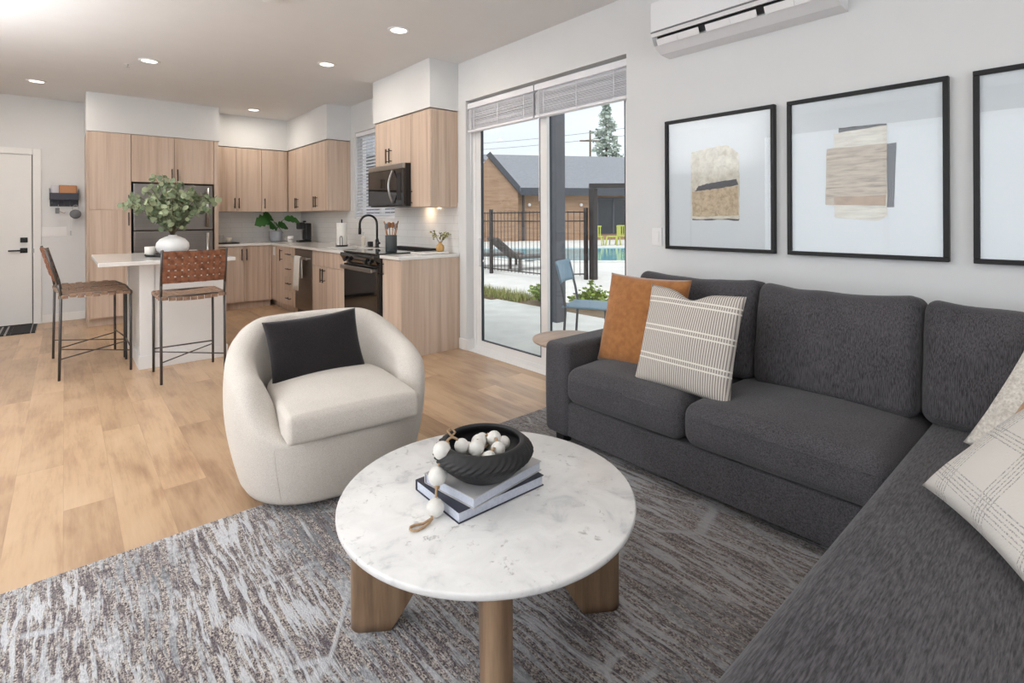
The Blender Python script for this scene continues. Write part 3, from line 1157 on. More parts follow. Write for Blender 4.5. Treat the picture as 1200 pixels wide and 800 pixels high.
# range
f = thing('kitchen_range', 'black glass slide-in kitchen range with steel oven handle', 'stove', (2.53, 4.84, 0))
ry0, ry1 = 4.458, 5.230
MB().box(2.235, XW - .02, ry0, ry1, .03, .905, .003).build('body', M['black_plastic'], f)
m = MB().box(2.20, XW - .09, ry0 - .003 + .006, ry1 - .003, .906, .922, .004).build('cooktop', M['black_glass'], f)
for (bx, by, br) in ((2.38, 4.66, .09), (2.38, 5.03, .105), (2.62, 4.66, .075), (2.62, 5.03, .09)):
    MB().lathe([(br - .002, .9222), (br - .002, .9226), (br, .9226), (br, .9222)], (bx, by, 0), 40, cap=False).build('burner_ring', M['grey_plastic'], m)
MB().box(XW - .088, XW - .012, ry0 + .003, ry1 - .003, .906, .945, .006).build('rear_vent', M['matte_black'], f)
m = MB()
prof = [(2.235, .80), (2.205, .815), (2.165, .875), (2.170, .905), (2.235, .905)]
for yy0, yy1 in ((ry0 + .002, ry1 - .002),):
    a = [m.bm.verts.new((x, yy0, z)) for x, z in prof]
    c_ = [m.bm.verts.new((x, yy1, z)) for x, z in prof]
    m.bm.faces.new(a)
    m.bm.faces.new(list(reversed(c_)))
    for i in range(5): m.bm.faces.new([a[i], c_[i], c_[(i + 1) % 5], a[(i + 1) % 5]])
cp = m.build('control_panel', M['black_glass'], f)
for yy in (4.56, 4.66, 5.03, 5.13):
    MB().cyl((2.192, yy, .84), (2.160, yy, .828), .018, n=16).build('knob', M['black_metal'], cp)
dr = MB().box(2.205, 2.234, ry0 + .004, ry1 - .004, .19, .795, .004).build('oven_door', M['black_glass'], f)
m = MB()
m.box(2.150, 2.170, ry0 + .03, ry1 - .03, .742, .782, .006)
for yy in (ry0 + .05, ry1 - .05): m.box(2.168, 2.206, yy - .012, yy + .012, .75, .775)
m.build('handle', M['steel'], dr)
MB().box(2.208, 2.234, ry0 + .004, ry1 - .004, .05, .182, .004).build('storage_drawer', M['black_glass'], f)

# utensil crock
f = thing('utensil_crock', 'dark grey utensil crock standing on the cooktop', 'crock', (2.42, 4.60, .923))
MB().lathe([(.0, .923), (.052, .923), (.056, .927), (.056, 1.085), (.052, 1.088), (.050, 1.085), (.050, .935), (0, .935)], (2.42, 4.60, 0), 32).build('jar', M['crock'], f)
for k in range(6):
    a = k * 1.05 + .3
    bx, by = 2.42 + .014 * math.cos(a), 4.60 + .014 * math.sin(a)
    tx, ty = 2.42 + .062 * math.cos(a), 4.60 + .062 * math.sin(a)
    zt = 1.155 + .012 * (k % 3)
    u = thing('cooking_spoon', 'wooden cooking utensil standing in the dark grey crock', 'utensil', (bx, by, .936), group='utensils in the crock')
    MB().cyl((bx, by, .937), (tx, ty, zt), .0045, n=8).build('shaft', M['spoon_wood'], u)
    mm = Matrix.Translation((tx, ty, zt + .02)) @ Matrix.Rotation(a + PI / 2, 4, 'Z') @ Matrix.Rotation(.3, 4, 'X')
    m = MB()
    m.rbox((0, 0, 0), (.042 if k % 2 else .034, .010, .062), .018, 3, m=mm)
    m.build('spoon_head', M['spoon_wood'] if k % 3 else M['pouch_grey'], u)

# paper towel holder
f = thing('paper_towel_holder', 'white paper towel roll on a black stand left of the faucet', 'paper towel', (2.60, 6.22, .91))
MB().lathe([(0, .911), (.075, .911), (.075, .922), (.01, .924), (.008, 1.24), (0, 1.245)], (2.60, 6.22, 0), 28).build('stand', M['black_metal'], f)
m = MB().lathe([(.02, .926), (.062, .926), (.063, .93), (.063, 1.195), (.062, 1.2), (.02, 1.2), (.02, .926)], (2.60, 6.22, 0), 36, cap=False)
m.build('paper_roll', M['towel_white'], f)
MB().tube([(2.545, 6.15, .92), (2.545, 6.15, 1.02), (2.55, 6.14, 1.035), (2.56, 6.125, 1.035), (2.563, 6.12, 1.02), (2.563, 6.12, .92)], .004, n=8).build('tension_arm', M['black_metal'], f)

o = thing('soap_dispenser', 'cream soap bottle with pump between paper towel and faucet', 'soap bottle', (2.79, 6.02, .91))
MB().lathe([(0, .911), (.026, .911), (.028, .916), (.028, 1.01), (.022, 1.025), (.010, 1.03), (.010, 1.04), (0, 1.04)], (2.79, 6.02, 0), 20).build('bottle', M['soap'], o)
MB().cyl((2.79, 6.02, 1.04), (2.79, 6.02, 1.075), .004).box(2.755, 2.80, 6.012, 6.028, 1.072, 1.082, .002).build('pump', M['white_chrome'], o)
o = MB().box(2.76, 2.815, 5.80, 5.85, .911, .975, .006).build('sponge_caddy', M['black_plastic'])
tag(o, 'small black cube holder beside the black faucet', 'holder')

# cutting board + bud vase
o = MB().rbox((2.66, 4.28, .9195), (.30, .22, .018), .008, 4).build('serving_board', M['quartz'])
tag(o, 'white stone board lying on the end counter by the wall', 'board')
f = thing('bud_vase', 'small yellow-brown bud vase with dried flowers on the end counter', 'vase', (2.74, 4.22, .929))
MB().lathe([(0, .929), (.025, .929), (.038, .945), (.041, .965), (.034, .99), (.014, 1.008), (.012, 1.02), (.015, 1.026), (.010, 1.024), (.008, 1.0), (0, .99)], (2.74, 4.22, 0), 28).build('vase_body', M['terracotta_yellow'], f)


def leaf_disc(m, c, nrm, r, n=7, cup=.15, aspect=1.0, updir=None):
    nrm = Vector(nrm).normalized()
    x = nrm.cross(V(.3, .2, 1))
    if updir is not None: x = Vector(updir) - nrm * Vector(updir).dot(nrm)
    if x.length < .01: x = V(1, 0, 0)
    x.normalize()
    y = nrm.cross(x)
    c = Vector(c)
    ctr = m.bm.verts.new(c - nrm * r * cup)
    ring = [m.bm.verts.new(c + x * math.cos(2 * PI * i / n) * r * aspect + y * math.sin(2 * PI * i / n) * r) for i in range(n)]
    for i in range(n):
        f_ = m.bm.faces.new([ctr, ring[i], ring[(i + 1) % n]])
        f_.smooth = True


rnd = random.Random(3)
m, st = MB(), MB()
for k in range(9):
    a = k * 2.4
    base = V(2.74, 4.22, 1.02)
    tip = base + V(.10 * math.cos(a), .10 * math.sin(a), .06 + .06 * rnd.random())
    st.tube([base - V(0, 0, .03), base + (tip - base) * .5 + V(0, 0, .02), tip], .0015, n=5)
    for q in range(9):
        p = base + (tip - base) * (.45 + .55 * rnd.random()) + V(rnd.uniform(-.018, .018), rnd.uniform(-.018, .018), rnd.uniform(-.01, .02))
        leaf_disc(m, p, (rnd.uniform(-1, 1), rnd.uniform(-1, 1), rnd.uniform(-.5, 1)), rnd.uniform(.006, .011), 6)
m.build('dried_blossom', M['dried'], f, fix=False)
st.build('stem', M['stem_brown'], f)

# coffee machine, mug, pot plant, tray on back counter
f = thing('coffee_maker', 'compact black coffee maker in the kitchen corner', 'coffee maker', (2.66, 7.78, .91))
MB().box(2.58, 2.76, 7.70, 7.84, .911, .94, .01).build('base', M['black_plastic'], f)
MB().box(2.67, 2.76, 7.70, 7.84, .94, 1.19, .015).build('water_tank', M['black_plastic'], f)
MB().box(2.58, 2.67, 7.705, 7.835, 1.10, 1.20, .015).build('brew_head', M['matte_black'], f)
MB().box(2.66, 2.70, 7.75, 7.79, 1.20, 1.225, .008).build('lid', M['black_plastic'], f)
f = thing('coffee_mug', 'white mug with dark lettering in front of the coffee maker', 'mug', (2.50, 7.83, .911))
MB().lathe([(0, .912), (.036, .912), (.040, .916), (.042, 1.0), (.039, 1.0), (.037, .92), (0, .92)], (2.50, 7.83, 0), 28).build('cup', M['vase_white'], f)
MB().tube([(2.50 - .040, 7.855, .985), (2.44, 7.875, .975), (2.435, 7.88, .955), (2.46, 7.86, .935)], .005, n=8).build('handle', M['vase_white'], f)
cu = bpy.data.curves.new('lettering', 'FONT')
cu.body = 'hello'
cu.size = .03
cu.align_x = 'CENTER'
cu.extrude = .0006
_t = bpy.data.objects.new('tmp_text', cu)
COL.objects.link(_t)
bpy.context.view_layer.update()
_me = bpy.data.meshes.new_from_object(_t.evaluated_get(bpy.context.evaluated_depsgraph_get()))
bpy.data.objects.remove(_t)
lt = bpy.data.objects.new('lettering', _me)
COL.objects.link(lt)
_me.materials.clear()
_me.materials.append(M['matte_black'])
lt.parent = f
dv = V(2.50, 7.83, 0)
tow = V(-2.5, -7.8, 0).normalized()
mm = axes(V(0, 0, .035) + tow * .0425, V(-tow.y, tow.x, 0) * 1, V(0, 0, 1))
lt.matrix_basis = mm

f = thing('potted_plant', 'green split-leaf plant in a pale grey pot in the kitchen corner', 'plant', (2.42, 8.25, .91))
MB().lathe([(0, .911), (.075, .911), (.088, .93), (.092, 1.07), (.085, 1.075), (.08, 1.06), (0, 1.055)], (2.42, 8.25, 0), 32).build('pot', M['pot_grey'], f)
st, m = MB(), MB()


def big_leaf(m, base, tip, w, droop=.3, n=8, notch=True):
    base, tip = Vector(base), Vector(tip)
    ax = tip - base
    side = (ax.cross(V(0, 0, 1)).normalized() * .55 + V(0, 0, .8)).normalized()
    rows = []
    for i in range(n + 1):
        k = i / n
        wd = w * math.sin(PI * min(1, k * .93 + .07)) ** .7
        if notch and i % 2 and 1 < i < n: wd *= .72
        c = base + ax * k + V(0, 0, -droop * ax.length * k * k)
        rows.append([m.bm.verts.new(c - side * wd + V(0, 0, .18 * wd)), m.bm.verts.new(c), m.bm.verts.new(c + side * wd + V(0, 0, .18 * wd))])
    for i in range(n):
        for j in range(2):
            f_ = m.bm.faces.new([rows[i][j], rows[i + 1][j], rows[i + 1][j + 1], rows[i][j + 1]])
            f_.smooth = True


b0 = V(2.42, 8.25, 1.06)
for (tx, ty, tz, lx, ly, lz, w_) in ((-.10, -.05, .17, -.33, -.12, .17, .115), (-.02, -.09, .10, .03, -.24, .03, .085), (.10, -.08, .19, .30, -.18, .20, .07), (-.05, .0, .20, -.20, -.06, .27, .10), (.03, -.03, .09, .13, -.16, .10, .085), (-.04, -.06, .10, -.14, -.20, .10, .08)):
    p1 = b0 + V(tx, ty, tz)
    st.tube([b0, b0 + V(tx * .4, ty * .4, tz * .7), p1], .004, n=6)
    big_leaf(m, p1, b0 + V(lx, ly, lz), w_)
st.build('stem', M['monstera'], f)
m.build('foliage', M['monstera'], f, fix=False)

f = MB().rbox((1.70, 8.05, .919), (.30, .22, .016), .006, 3).build('serving_tray', M['matte_black'])
tag(f, 'black tray on the back counter beside the refrigerator panel', 'tray')
o = MB().lathe([(0, .928), (.032, .928), (.036, .933), (.036, .99), (.03, .995), (0, .99)], (1.74, 8.06, 0), 24).build('jar_candle', M['soap'])
tag(o, 'cream jar on the black tray of the back counter', 'jar')
o = MB().lathe([(0, .928), (.028, .928), (.030, .932), (.034, 1.03), (.032, 1.03), (.028, .936), (0, .934)], (1.63, 8.02, 0), 24).build('drinking_glass', M['glass'])
tag(o, 'clear glass on the black tray of the back counter', 'glass')

# ---------------------------------------------------------------- island
f = thing('kitchen_island', 'white kitchen island base under a pale stone top', 'island', (.79, 5.83, 0))
ix0, ix1, iy0, iy1 = .484, 1.105, 5.30, 6.46
MB().box(ix0, ix1, iy0, iy1, 0, .878).build('body', M['trim_paint'], f)
for a_ in ((ix0 - .012, ix0 + .09, iy0 - .012, iy0), (ix1 - .09, ix1 + .012, iy0 - .012, iy0), (ix0 - .012, ix0, iy0, iy0 + .08), (ix0 - .012, ix0, iy1 - .08, iy1)):
    MB().box(*a_, .10, .878, .002).build('corner_trim', M['trim_paint'], f)
b = MB()
b.box(ix0 - .022, ix1 + .022, iy0 - .022, iy0, 0, .11, .003)
b.box(ix0 - .022, ix0, iy0, iy1 + .02, 0, .11, .003)
b.build('base_moulding', M['trim_paint'], f)
MB().box(.197, 1.165, 5.145, 6.48, .88, .912, .004).build('stone_top', M['quartz'], f)

# tray, vase, bouquet, candle
TZ = .912
VX, VY = .755, 5.74
o = MB().lathe([(0, TZ + .001), (.19, TZ + .001), (.205, TZ + .008), (.21, TZ + .022), (.205, TZ + .022), (.195, TZ + .012), (0, TZ + .010)], (VX, VY, 0), 48).build('round_tray', M['matte_black'])
tag(o, 'round black tray on the kitchen island', 'tray')
o = MB().lathe([(0, .924), (.07, .924), (.095, .935), (.125, .965), (.134, 1.0), (.128, 1.035), (.10, 1.07), (.06, 1.09), (.034, 1.098), (.034, 1.108), (.028, 1.108), (.026, 1.09), (0, 1.07)], (VX + .01, VY - .01, 0), 48).build('round_vase', M['vase_white'])
tag(o, 'squat round white vase on the black island tray', 'vase')
o = MB().lathe([(0, .924), (.040, .924), (.042, .928), (.042, .998), (.039, 1.0), (.036, .99), (0, .985)], (.60, 5.83, 0), 28).build('white_candle', M['candle_wax'])
tag(o, 'white candle on the black island tray left of the vase', 'candle')
o = MB().rbox((.93, 5.73, .942), (.07, .06, .034), .01, 3).build('small_dish', M['vase_white'])
tag(o, 'small white dish on the island tray right of the vase', 'dish')
f = thing('eucalyptus_bouquet', 'bushy bouquet of round-leaved eucalyptus in the white island vase', 'bouquet', (VX, VY, 1.1))
rnd = random.Random(11)
st, m = MB(), MB()
for k in range(34):
    a = k * 2.39996
    rad = .40 * math.sqrt((k + .8) / 34)
    up = .50 * math.sqrt(max(0.0, 1 - (rad / .46) ** 2)) * rnd.uniform(.72, 1.08) + .06
    base = V(VX + .01, VY - .01, 1.09)
    tip = base + V(rad * math.cos(a), rad * math.sin(a), up)
    mid = base + V(rad * .35 * math.cos(a), rad * .35 * math.sin(a), up * .62 + .03)
    pts = []
    for i in range(9):
        q = i / 8
        pts.append(base * (1 - q) ** 2 + mid * 2 * q * (1 - q) + tip * q * q)
    pts[-1] += V(0, 0, -.03)
    st.tube(pts, .0022, n=5)
    for i in range(2, 9):
        for s_ in range(3):
            p = pts[i] + V(rnd.uniform(-.035, .035), rnd.uniform(-.035, .035), rnd.uniform(-.03, .03))
            leaf_disc(m, p, (rnd.uniform(-1, 1), rnd.uniform(-1.2, .4), rnd.uniform(-.3, 1)), rnd.uniform(.017, .030), 9, cup=.18)
st.build('stem', M['stem_brown'], f)
m.build('foliage', M['eucalyptus'], f, fix=False)


# ---------------------------------------------------------------- bar stools
def make_stool(label):
    o = thing('bar_stool', label, 'bar stool', (0, 0, 0), local=True, group='woven leather stools around the island')
    W, D = .215, .225
    SZ = .66
    r_ = .0095

    def post(pts):
        m_ = MB()
        for p, q in zip(pts, pts[1:]):
            m_.tube([p, q], r_, n=8)
        return m_
    for s_ in (-1, 1):
        post([(s_ * W, -D, 0), (s_ * W, -D + .012, SZ), (s_ * W, -D - .004, .75), (s_ * W, -D - .075, 1.02)]).build('leg', M['stool_metal'], o)
        post([(s_ * W, D, 0), (s_ * W, D, SZ)]).build('leg', M['stool_metal'], o)
    m_ = MB()
    for y_ in (-D + .012, D): m_.tube([(-W, y_, SZ), (W, y_, SZ)], r_ * .8, n=8)
    for s_ in (-1, 1): m_.tube([(s_ * W, -D + .012, SZ), (s_ * W, D, SZ)], r_ * .8, n=8)
    m_.build('seat_frame', M['stool_metal'], o)
    m_ = MB()
    m_.tube([(-W, D, .19), (W, D, .19)], .006, n=8)
    m_.tube([(-W, -D + .003, .165), (W, D, .165)], .005, n=8)
    m_.tube([(W, -D + .003, .165), (-W, D, .165)], .005, n=8)
    m_.build('stretcher', M['stool_metal'], o)
    m_ = MB()
    m_.tube([(-W, -D - .072, 1.005), (W, -D - .072, 1.005)], r_ * .7, n=8)
    m_.tube([(-W, -D - .01, .77), (W, -D - .01, .77)], r_ * .7, n=8)
    m_.build('back_rail', M['stool_metal'], o)

    # woven straps
    def strap(m__, pts, wdir, w, th=.0022):
        wdir = Vector(wdir).normalized() * w / 2
        n = len(pts)
        T, B_ = [], []
        for i, p in enumerate(pts):
            p = Vector(p)
            t0 = Vector(pts[max(0, i - 1)])
            t1 = Vector(pts[min(n - 1, i + 1)])
            nn = (t1 - t0).cross(wdir).normalized() * th
            T.append((m__.bm.verts.new(p - wdir + nn), m__.bm.verts.new(p + wdir + nn)))
            B_.append((m__.bm.verts.new(p - wdir - nn), m__.bm.verts.new(p + wdir - nn)))
        for i in range(n - 1):
            for q in ([T[i][0], T[i][1], T[i + 1][1], T[i + 1][0]], [B_[i][1], B_[i][0], B_[i + 1][0], B_[i + 1][1]],
                      [T[i][0], T[i + 1][0], B_[i + 1][0], B_[i][0]], [T[i][1], B_[i][1], B_[i + 1][1], T[i + 1][1]]):
                m__.bm.faces.new(q)

    # backrest: vertical straps (NV) and horizontal straps (NH)
    NV, NH = 10, 5
    zb, zt = .765, 1.010

    def backp(x, z, off=0):
        k = (z - zb) / (zt - zb)
        y = -D - .010 - .064 * k - .022 * (1 - (x / W) ** 2)
        return V(x, y - off, z)
    m_ = MB()
    amp = .0048
    for i in range(NV):
        x = -W + .022 + (2 * W - .044) * i / (NV - 1)
        pts = []
        for j in range(NH * 4 + 1):
            z = zb + (zt - zb) * j / (NH * 4)
            ph = (z - zb) / (zt - zb) * NH * PI
            pts.append(backp(x, z, amp * math.sin(ph + (PI if i % 2 else 0))))
        strap(m_, pts, (1, 0, 0), .0315)
    for j in range(NH):
        z = zb + (zt - zb) * (j + .5) / NH
        pts = []
        for i in range(NV * 4 + 1):
            x = -W + 2 * W * i / (NV * 4)
            ph = ((x + W - .022) / (2 * W - .044) * (NV - 1)) * PI
            pts.append(backp(x, z, -amp * math.cos(ph) * (1 if j % 2 == 0 else -1)))
        strap(m_, pts, (0, -.26, 1), .0395)
    m_.build('backrest', M['leather_weave'], o)

    def seatp(x, y, off=0):
        return V(x, y, SZ + .008 - .018 * (1 - (x / W) ** 2) + off)
    m_ = MB()
    NX, NY = 9, 9
    for i in range(NX):
        x = -W + .024 + (2 * W - .048) * i / (NX - 1)
        pts = [seatp(x, -D + .01 + (2 * D - .01) * j / 36, .0035 * math.sin(j / 36 * NY * PI + (PI if i % 2 else 0))) for j in range(37)]
        pts = [pts[0] + V(0, -.012, -.028), pts[0] + V(0, -.012, -.006)] + pts + [pts[-1] + V(0, .012, -.006), pts[-1] + V(0, .012, -.028)]
        strap(m_, pts, (1, 0, 0), .044)
    for j in range(NY):
        y = -D + .035 + (2 * D - .06) * j / (NY - 1)
        pts = [seatp(-W + 2 * W * i / 36, y, -.0035 * math.cos((i / 36) * (NX - 1) * PI) * (1 if j % 2 == 0 else -1)) for i in range(37)]
        pts = [pts[0] + V(-.012, 0, -.028), pts[0] + V(-.012, 0, -.006)] + pts + [pts[-1] + V(.012, 0, -.006), pts[-1] + V(.012, 0, -.028)]
        strap(m_, pts, (0, 1, 0), .044)
    m_.build('seat', M['leather_seat'], o)
    return o


st0 = make_stool('woven brown leather bar stool at the island with its back toward the viewer')
st0.location = (.765, 4.915, 0)
dup(st0, (.19, 5.555, 0), R(-90), 'woven brown leather bar stool in side view, the nearer one left of the island')
dup(st0, (.165, 6.055, 0), R(-84), 'woven brown leather bar stool half hidden behind the nearer side-view stool')

# ---------------------------------------------------------------- entry wall
f = thing('wall_organizer', 'black metal wall organizer with hooks beside the entry door', 'wall shelf', (0, YB, 1.48))
b = MB()
b.box(-.135, .135, YB - .075, YB - .002, 1.500, 1.506)
b.box(-.135, .135, YB - .078, YB - .073, 1.500, 1.585)
b.box(-.138, -.134, YB - .078, YB - .002, 1.500, 1.64)
b.box(.134, .138, YB - .078, YB - .002, 1.500, 1.64)
b.box(-.135, .135, YB - .005, YB - .002, 1.42, 1.506)
b.build('tray', M['rack_black'], f)
for k in range(5):
    x = -.108 + k * .054
    MB().tube([(x, YB - .072, 1.50), (x, YB - .076, 1.44), (x, YB - .090, 1.43), (x, YB - .100, 1.445)], .006, n=6).build('hook', M['rack_black'], f)
o = MB().box(-.125, .02, YB - .035, YB - .028, 1.507, 1.68, m=None).build('mail_envelope', M['mail_paper'])
tag(o, 'pale grey envelope standing in the black wall organizer', 'envelope')
o = MB().rbox((.035, YB - .054, 1.595), (.17, .026, .175), .012, 3).build('leather_folder', M['leather_tan'])
tag(o, 'tan leather folder standing in the black wall organizer', 'folder')
f = thing('hanging_pan', 'small grey round pouch hanging from the wall organizer', 'pouch', (.095, YB - .09, 1.33))
MB().lathe([(0, -.014), (.05, -.014), (.057, -.004), (.057, .008), (.05, .016), (0, .016)], (0, 0, 0), 28, m=Matrix.Translation((.105, YB - .09, 1.325)) @ Matrix.Rotation(R(90), 4, 'X')).build('pouch_body', M['pouch_grey'], f)
MB().tube([(.105 + .03 * math.cos(a), YB - .100, 1.395 + .042 * math.sin(a)) for a in [i * PI / 8 for i in range(16)]], .003, n=5, closed=True).build('strap', M['steel'], f)
f = thing('key_tag', 'grey key pouch hanging from the left hooks of the wall organizer', 'keys', (-.02, YB - .09, 1.36))
MB().box(-.085, -.045, YB - .105, YB - .088, 1.33, 1.40, .004).build('tag_body', M['grey_plastic'], f)
MB().tube([(-.054, YB - .1, 1.44), (-.06, YB - .098, 1.40)], .003, n=5).tube([(-.045, YB - .096, 1.36), (-.02, YB - .09, 1.345), (.0, YB - .09, 1.335), (.01, YB - .09, 1.35)], .006, n=6).build('chain', M['steel'], f)
f = thing('dangling_key', 'silver key dangling on a thin cord below the wall organizer', 'key', (.06, YB - .09, 1.05))
MB().cyl((.054, YB - .095, 1.44), (.058, YB - .09, 1.12), .0015, n=5).build('cord', M['mail_paper'], f)
MB().box(.052, .066, YB - .094, YB - .088, 1.06, 1.12, .002).build('key_blade', M['steel'], f)


def plate(label, cx, cy, cz, gangs, face):
    f_ = thing('light_switch', label, 'switch', (cx, cy, cz))
    w_ = .037 + .046 * (gangs - 1) / 1
    if face == 'Y':
        MB().box(cx - w_, cx + w_, cy - .006, cy, cz - .058, cz + .058, .002).build('cover_plate', M['white_plastic'], f_)
        for g_ in range(gangs):
            gx = cx + (g_ - (gangs - 1) / 2) * .046
            MB().box(gx - .016, gx + .016, cy - .010, cy - .006, cz - .033, cz + .033, .001).build('rocker', M['white_plastic'], f_)
    else:
        MB().box(cx - .006, cx, cy - w_, cy + w_, cz - .058, cz + .058, .002).build('cover_plate', M['white_plastic'], f_)
        for g_ in range(gangs):
            gy = cy + (g_ - (gangs - 1) / 2) * .046
            MB().box(cx - .010, cx - .006, gy - .016, gy + .016, cz - .033, cz + .033, .001).build('rocker', M['white_plastic'], f_)
    return f_


plate('white double light switch below the wall organizer', -.105, YB, 1.11, 3, 'Y')
plate('white light switch on the wall between sliding door and first picture', XW, 1.895, 1.125, 1, 'X')

# door mat
t = NT('mat_weave')
tc = t.n('ShaderNodeTexCoord')
sp = t.n('ShaderNodeSeparateXYZ')
t.l(tc.outputs['Object'], sp.inputs[0])
fx_ = t.math('ABSOLUTE', t.math('SUBTRACT', t.math('FRACT', t.math('DIVIDE', sp.outputs[0], .33)), .5))
g1_ = t.math('MULTIPLY', t.math('LESS_THAN', fx_, .26), t.math('LESS_THAN', t.math('FRACT', t.math('DIVIDE', sp.outputs[0], .05)), .35))
fy_ = t.math('LESS_THAN', t.math('FRACT', t.math('DIVIDE', sp.outputs[1], .05)), .6)
t.color(t.mix(t.math('MULTIPLY', g1_, fy_), srgb(34, 34, 36), srgb(190, 188, 184)))
t.set(rough=.95)
M['mat'] = t.mat
o = MB().box(-1.15, -.245, 7.80, 8.42, .001, .012, .004).build('door_mat', M['mat'])
o.data.transform(Matrix.Translation((.7, -8.1, 0)))
o.location = (-.7, 8.1, 0)
tag(o, 'black door mat with pale stripes at the entry door', 'mat')

# ---------------------------------------------------------------- ceiling fixtures
CANS = [(-.22, 7.5, 'recessed ceiling light nearest the entry wall'), (.606, 5.873, 'recessed ceiling light above the island'),
        (1.949, 7.6, 'recessed ceiling light in front of the corner wall cabinets'), (1.913, 4.915, 'recessed ceiling light in the middle of the kitchen, before the range'),
        (2.0, 3.66, 'recessed ceiling light nearest the sliding door'), (-1.2, 3.2, 'recessed ceiling light over the left side of the living area'), (1.0, .2, 'recessed ceiling light above the sectional sofa')]
for (x, y, lab) in CANS:
    f = thing('recessed_light', lab, 'ceiling light', (x, y, H), group='recessed ceiling lights')
    MB().lathe([(.062, H - .001), (.085, H - .001), (.085, H - .006), (.066, H - .010), (.062, H - .004)], (x, y, 0), 32, cap=False).build('trim_ring', M['white_plastic'], f)
    MB().lathe([(0, H - .0045), (.062, H - .0045), (.062, H - .003), (0, H - .003)], (x, y, 0), 32).build('lens', M['lamp'], f)
    l = bpy.data.lights.new('lamp_glow', 'AREA')
    l.shape = 'DISK'
    l.size = .12
    l.energy = LIGHT['can']
    l.color = (1, .91, .80)
    lo = bpy.data.objects.new('lamp_glow', l)
    COL.objects.link(lo)
    lo.parent = f
    lo.location = (0, 0, -.012)
f = thing('smoke_detector', 'white smoke detector on the ceiling at the top edge of the view', 'smoke detector', (1.055, 3.70, H))
MB().lathe([(.0, H - .034), (.045, H - .034), (.062, H - .028), (.068, H - .012), (.068, H - .001)], (1.055, 3.66, 0), 32).build('housing', M['white_plastic'], f)
f = thing('fire_sprinkler', 'small sprinkler head on the ceiling left of the island light', 'sprinkler', (.465, 6.13, H))
MB().lathe([(.0, H - .004), (.03, H - .004), (.034, H - .001)], (.465, 6.13, 0), 20).build('escutcheon', M['white_plastic'], f)
MB().cyl((.465, 6.13, H - .004), (.465, 6.13, H - .03), .006).lathe([(0, H - .032), (.014, H - .032), (.014, H - .029), (0, H - .029)], (.465, 6.13, 0), 12).build('nozzle', M['steel'], f)

for (x, y, e_) in ((-1.7, -1.3, LIGHT['uplight_fill']), (-1.75, 4.3, LIGHT['uplight_fill2'])):  # uplights added out of view to brighten the ceiling
    f = thing('added_uplight', 'added unseen white uplight floor lamp standing %s' % ('behind the viewer' if y < 0 else 'left of the kitchen island'), 'lamp', (x, y, 0))
    MB().lathe([(0, .001), (.14, .001), (.14, .02), (0, .024)], (x, y, 0), 32).build('base', M['black_metal'], f)
    MB().cyl((x, y, .02), (x, y, 1.72), .012).build('pole', M['black_metal'], f)
    MB().lathe([(.02, 1.72), (.10, 1.76), (.16, 1.84), (.155, 1.84), (.095, 1.765), (.015, 1.727)], (x, y, 0), 32, cap=False).build('lamp_shade', M['white_plastic'], f)
    l = bpy.data.lights.new('lamp_glow', 'AREA')
    l.shape = 'DISK'
    l.size = .22
    l.energy = e_
    l.color = (.95, .97, 1)
    lo = bpy.data.objects.new('lamp_glow', l)
    COL.objects.link(lo)
    lo.parent = f
    lo.location = (0, 0, 1.80)
    lo.rotation_euler = (PI, 0, 0)

# ---------------------------------------------------------------- air conditioner
f = thing('air_conditioner', 'white wall-mounted air conditioner above the pictures', 'air conditioner', (XW, 1.31, 2.24))
ay0, ay1 = .82, 1.80
m = MB()
# profile in x (out from the wall) / z
prof = [(XW - .001, 2.244), (XW - .10, 2.250), (XW - .165, 2.285), (XW - .192, 2.335), (XW - .205, 2.36), (XW - .205, 2.50), (XW - .19, 2.54), (XW - .001, 2.54)]
# body split: shell without the outlet slot
a = [m.bm.verts.new((x, ay0, z)) for x, z in prof]
c_ = [m.bm.verts.new((x, ay1, z)) for x, z in prof]
m.bm.faces.new(a)
m.bm.faces.new(list(reversed(c_)))
for i in range(len(prof)): m.bm.faces.new([a[i], c_[i], c_[(i + 1) % len(prof)], a[(i + 1) % len(prof)]])
bmesh.ops.recalc_face_normals(m.bm, faces=m.bm.faces[:])
# slot: inset two lower front faces
sel = [fc for fc in m.bm.faces if abs(fc.calc_center_median().x - (XW - .1785)) < .004]
r_ = bmesh.ops.inset_individual(m.bm, faces=sel, thickness=.012, depth=-.03)
m.build('housing', M['ac_white'], f)
MB().box(XW - .212, XW - .204, ay0 + .004, ay1 - .004, 2.362, 2.535, .003).build('front_panel', M['ac_white'], f)
MB().box(XW - .2085, XW - .203, ay0 + .002, ay1 - .002, 2.354, 2.361).build('panel_gap', M['grey_plastic'], f)
MB().box(XW - .165, XW - .148, ay0 + .02, ay1 - .02, 2.30, 2.345).build('outlet_slot', M['black_plastic'], f)
for k, (q0, q1) in enumerate(((ay1 - .30, ay1 - .03), (ay1 - .62, ay1 - .34), (ay0 + .04, ay1 - .66))):
    mm = axes((XW - .182, (q0 + q1) / 2, 2.300), (0, 1, 0), (.028, 0, -.055))
    m = MB().box(-(q1 - q0) / 2, (q1 - q0) / 2, -.020, .020, -.003, .003, .002, m=mm)
    m.box(-.002, .002, -.012, .02, .003, .009, m=mm)
    m.build('louver', M['ac_white'], f)

# ---------------------------------------------------------------- pictures
PZ0, PZ1 = 1.053, 1.849


def art_pt(yl, u, v_, w_, x):  # u from left (0..1), v_ from top (0..1) inside the frame; yl = left edge y
    return (x, yl - u * w_, PZ1 - v_ * (PZ1 - PZ0))


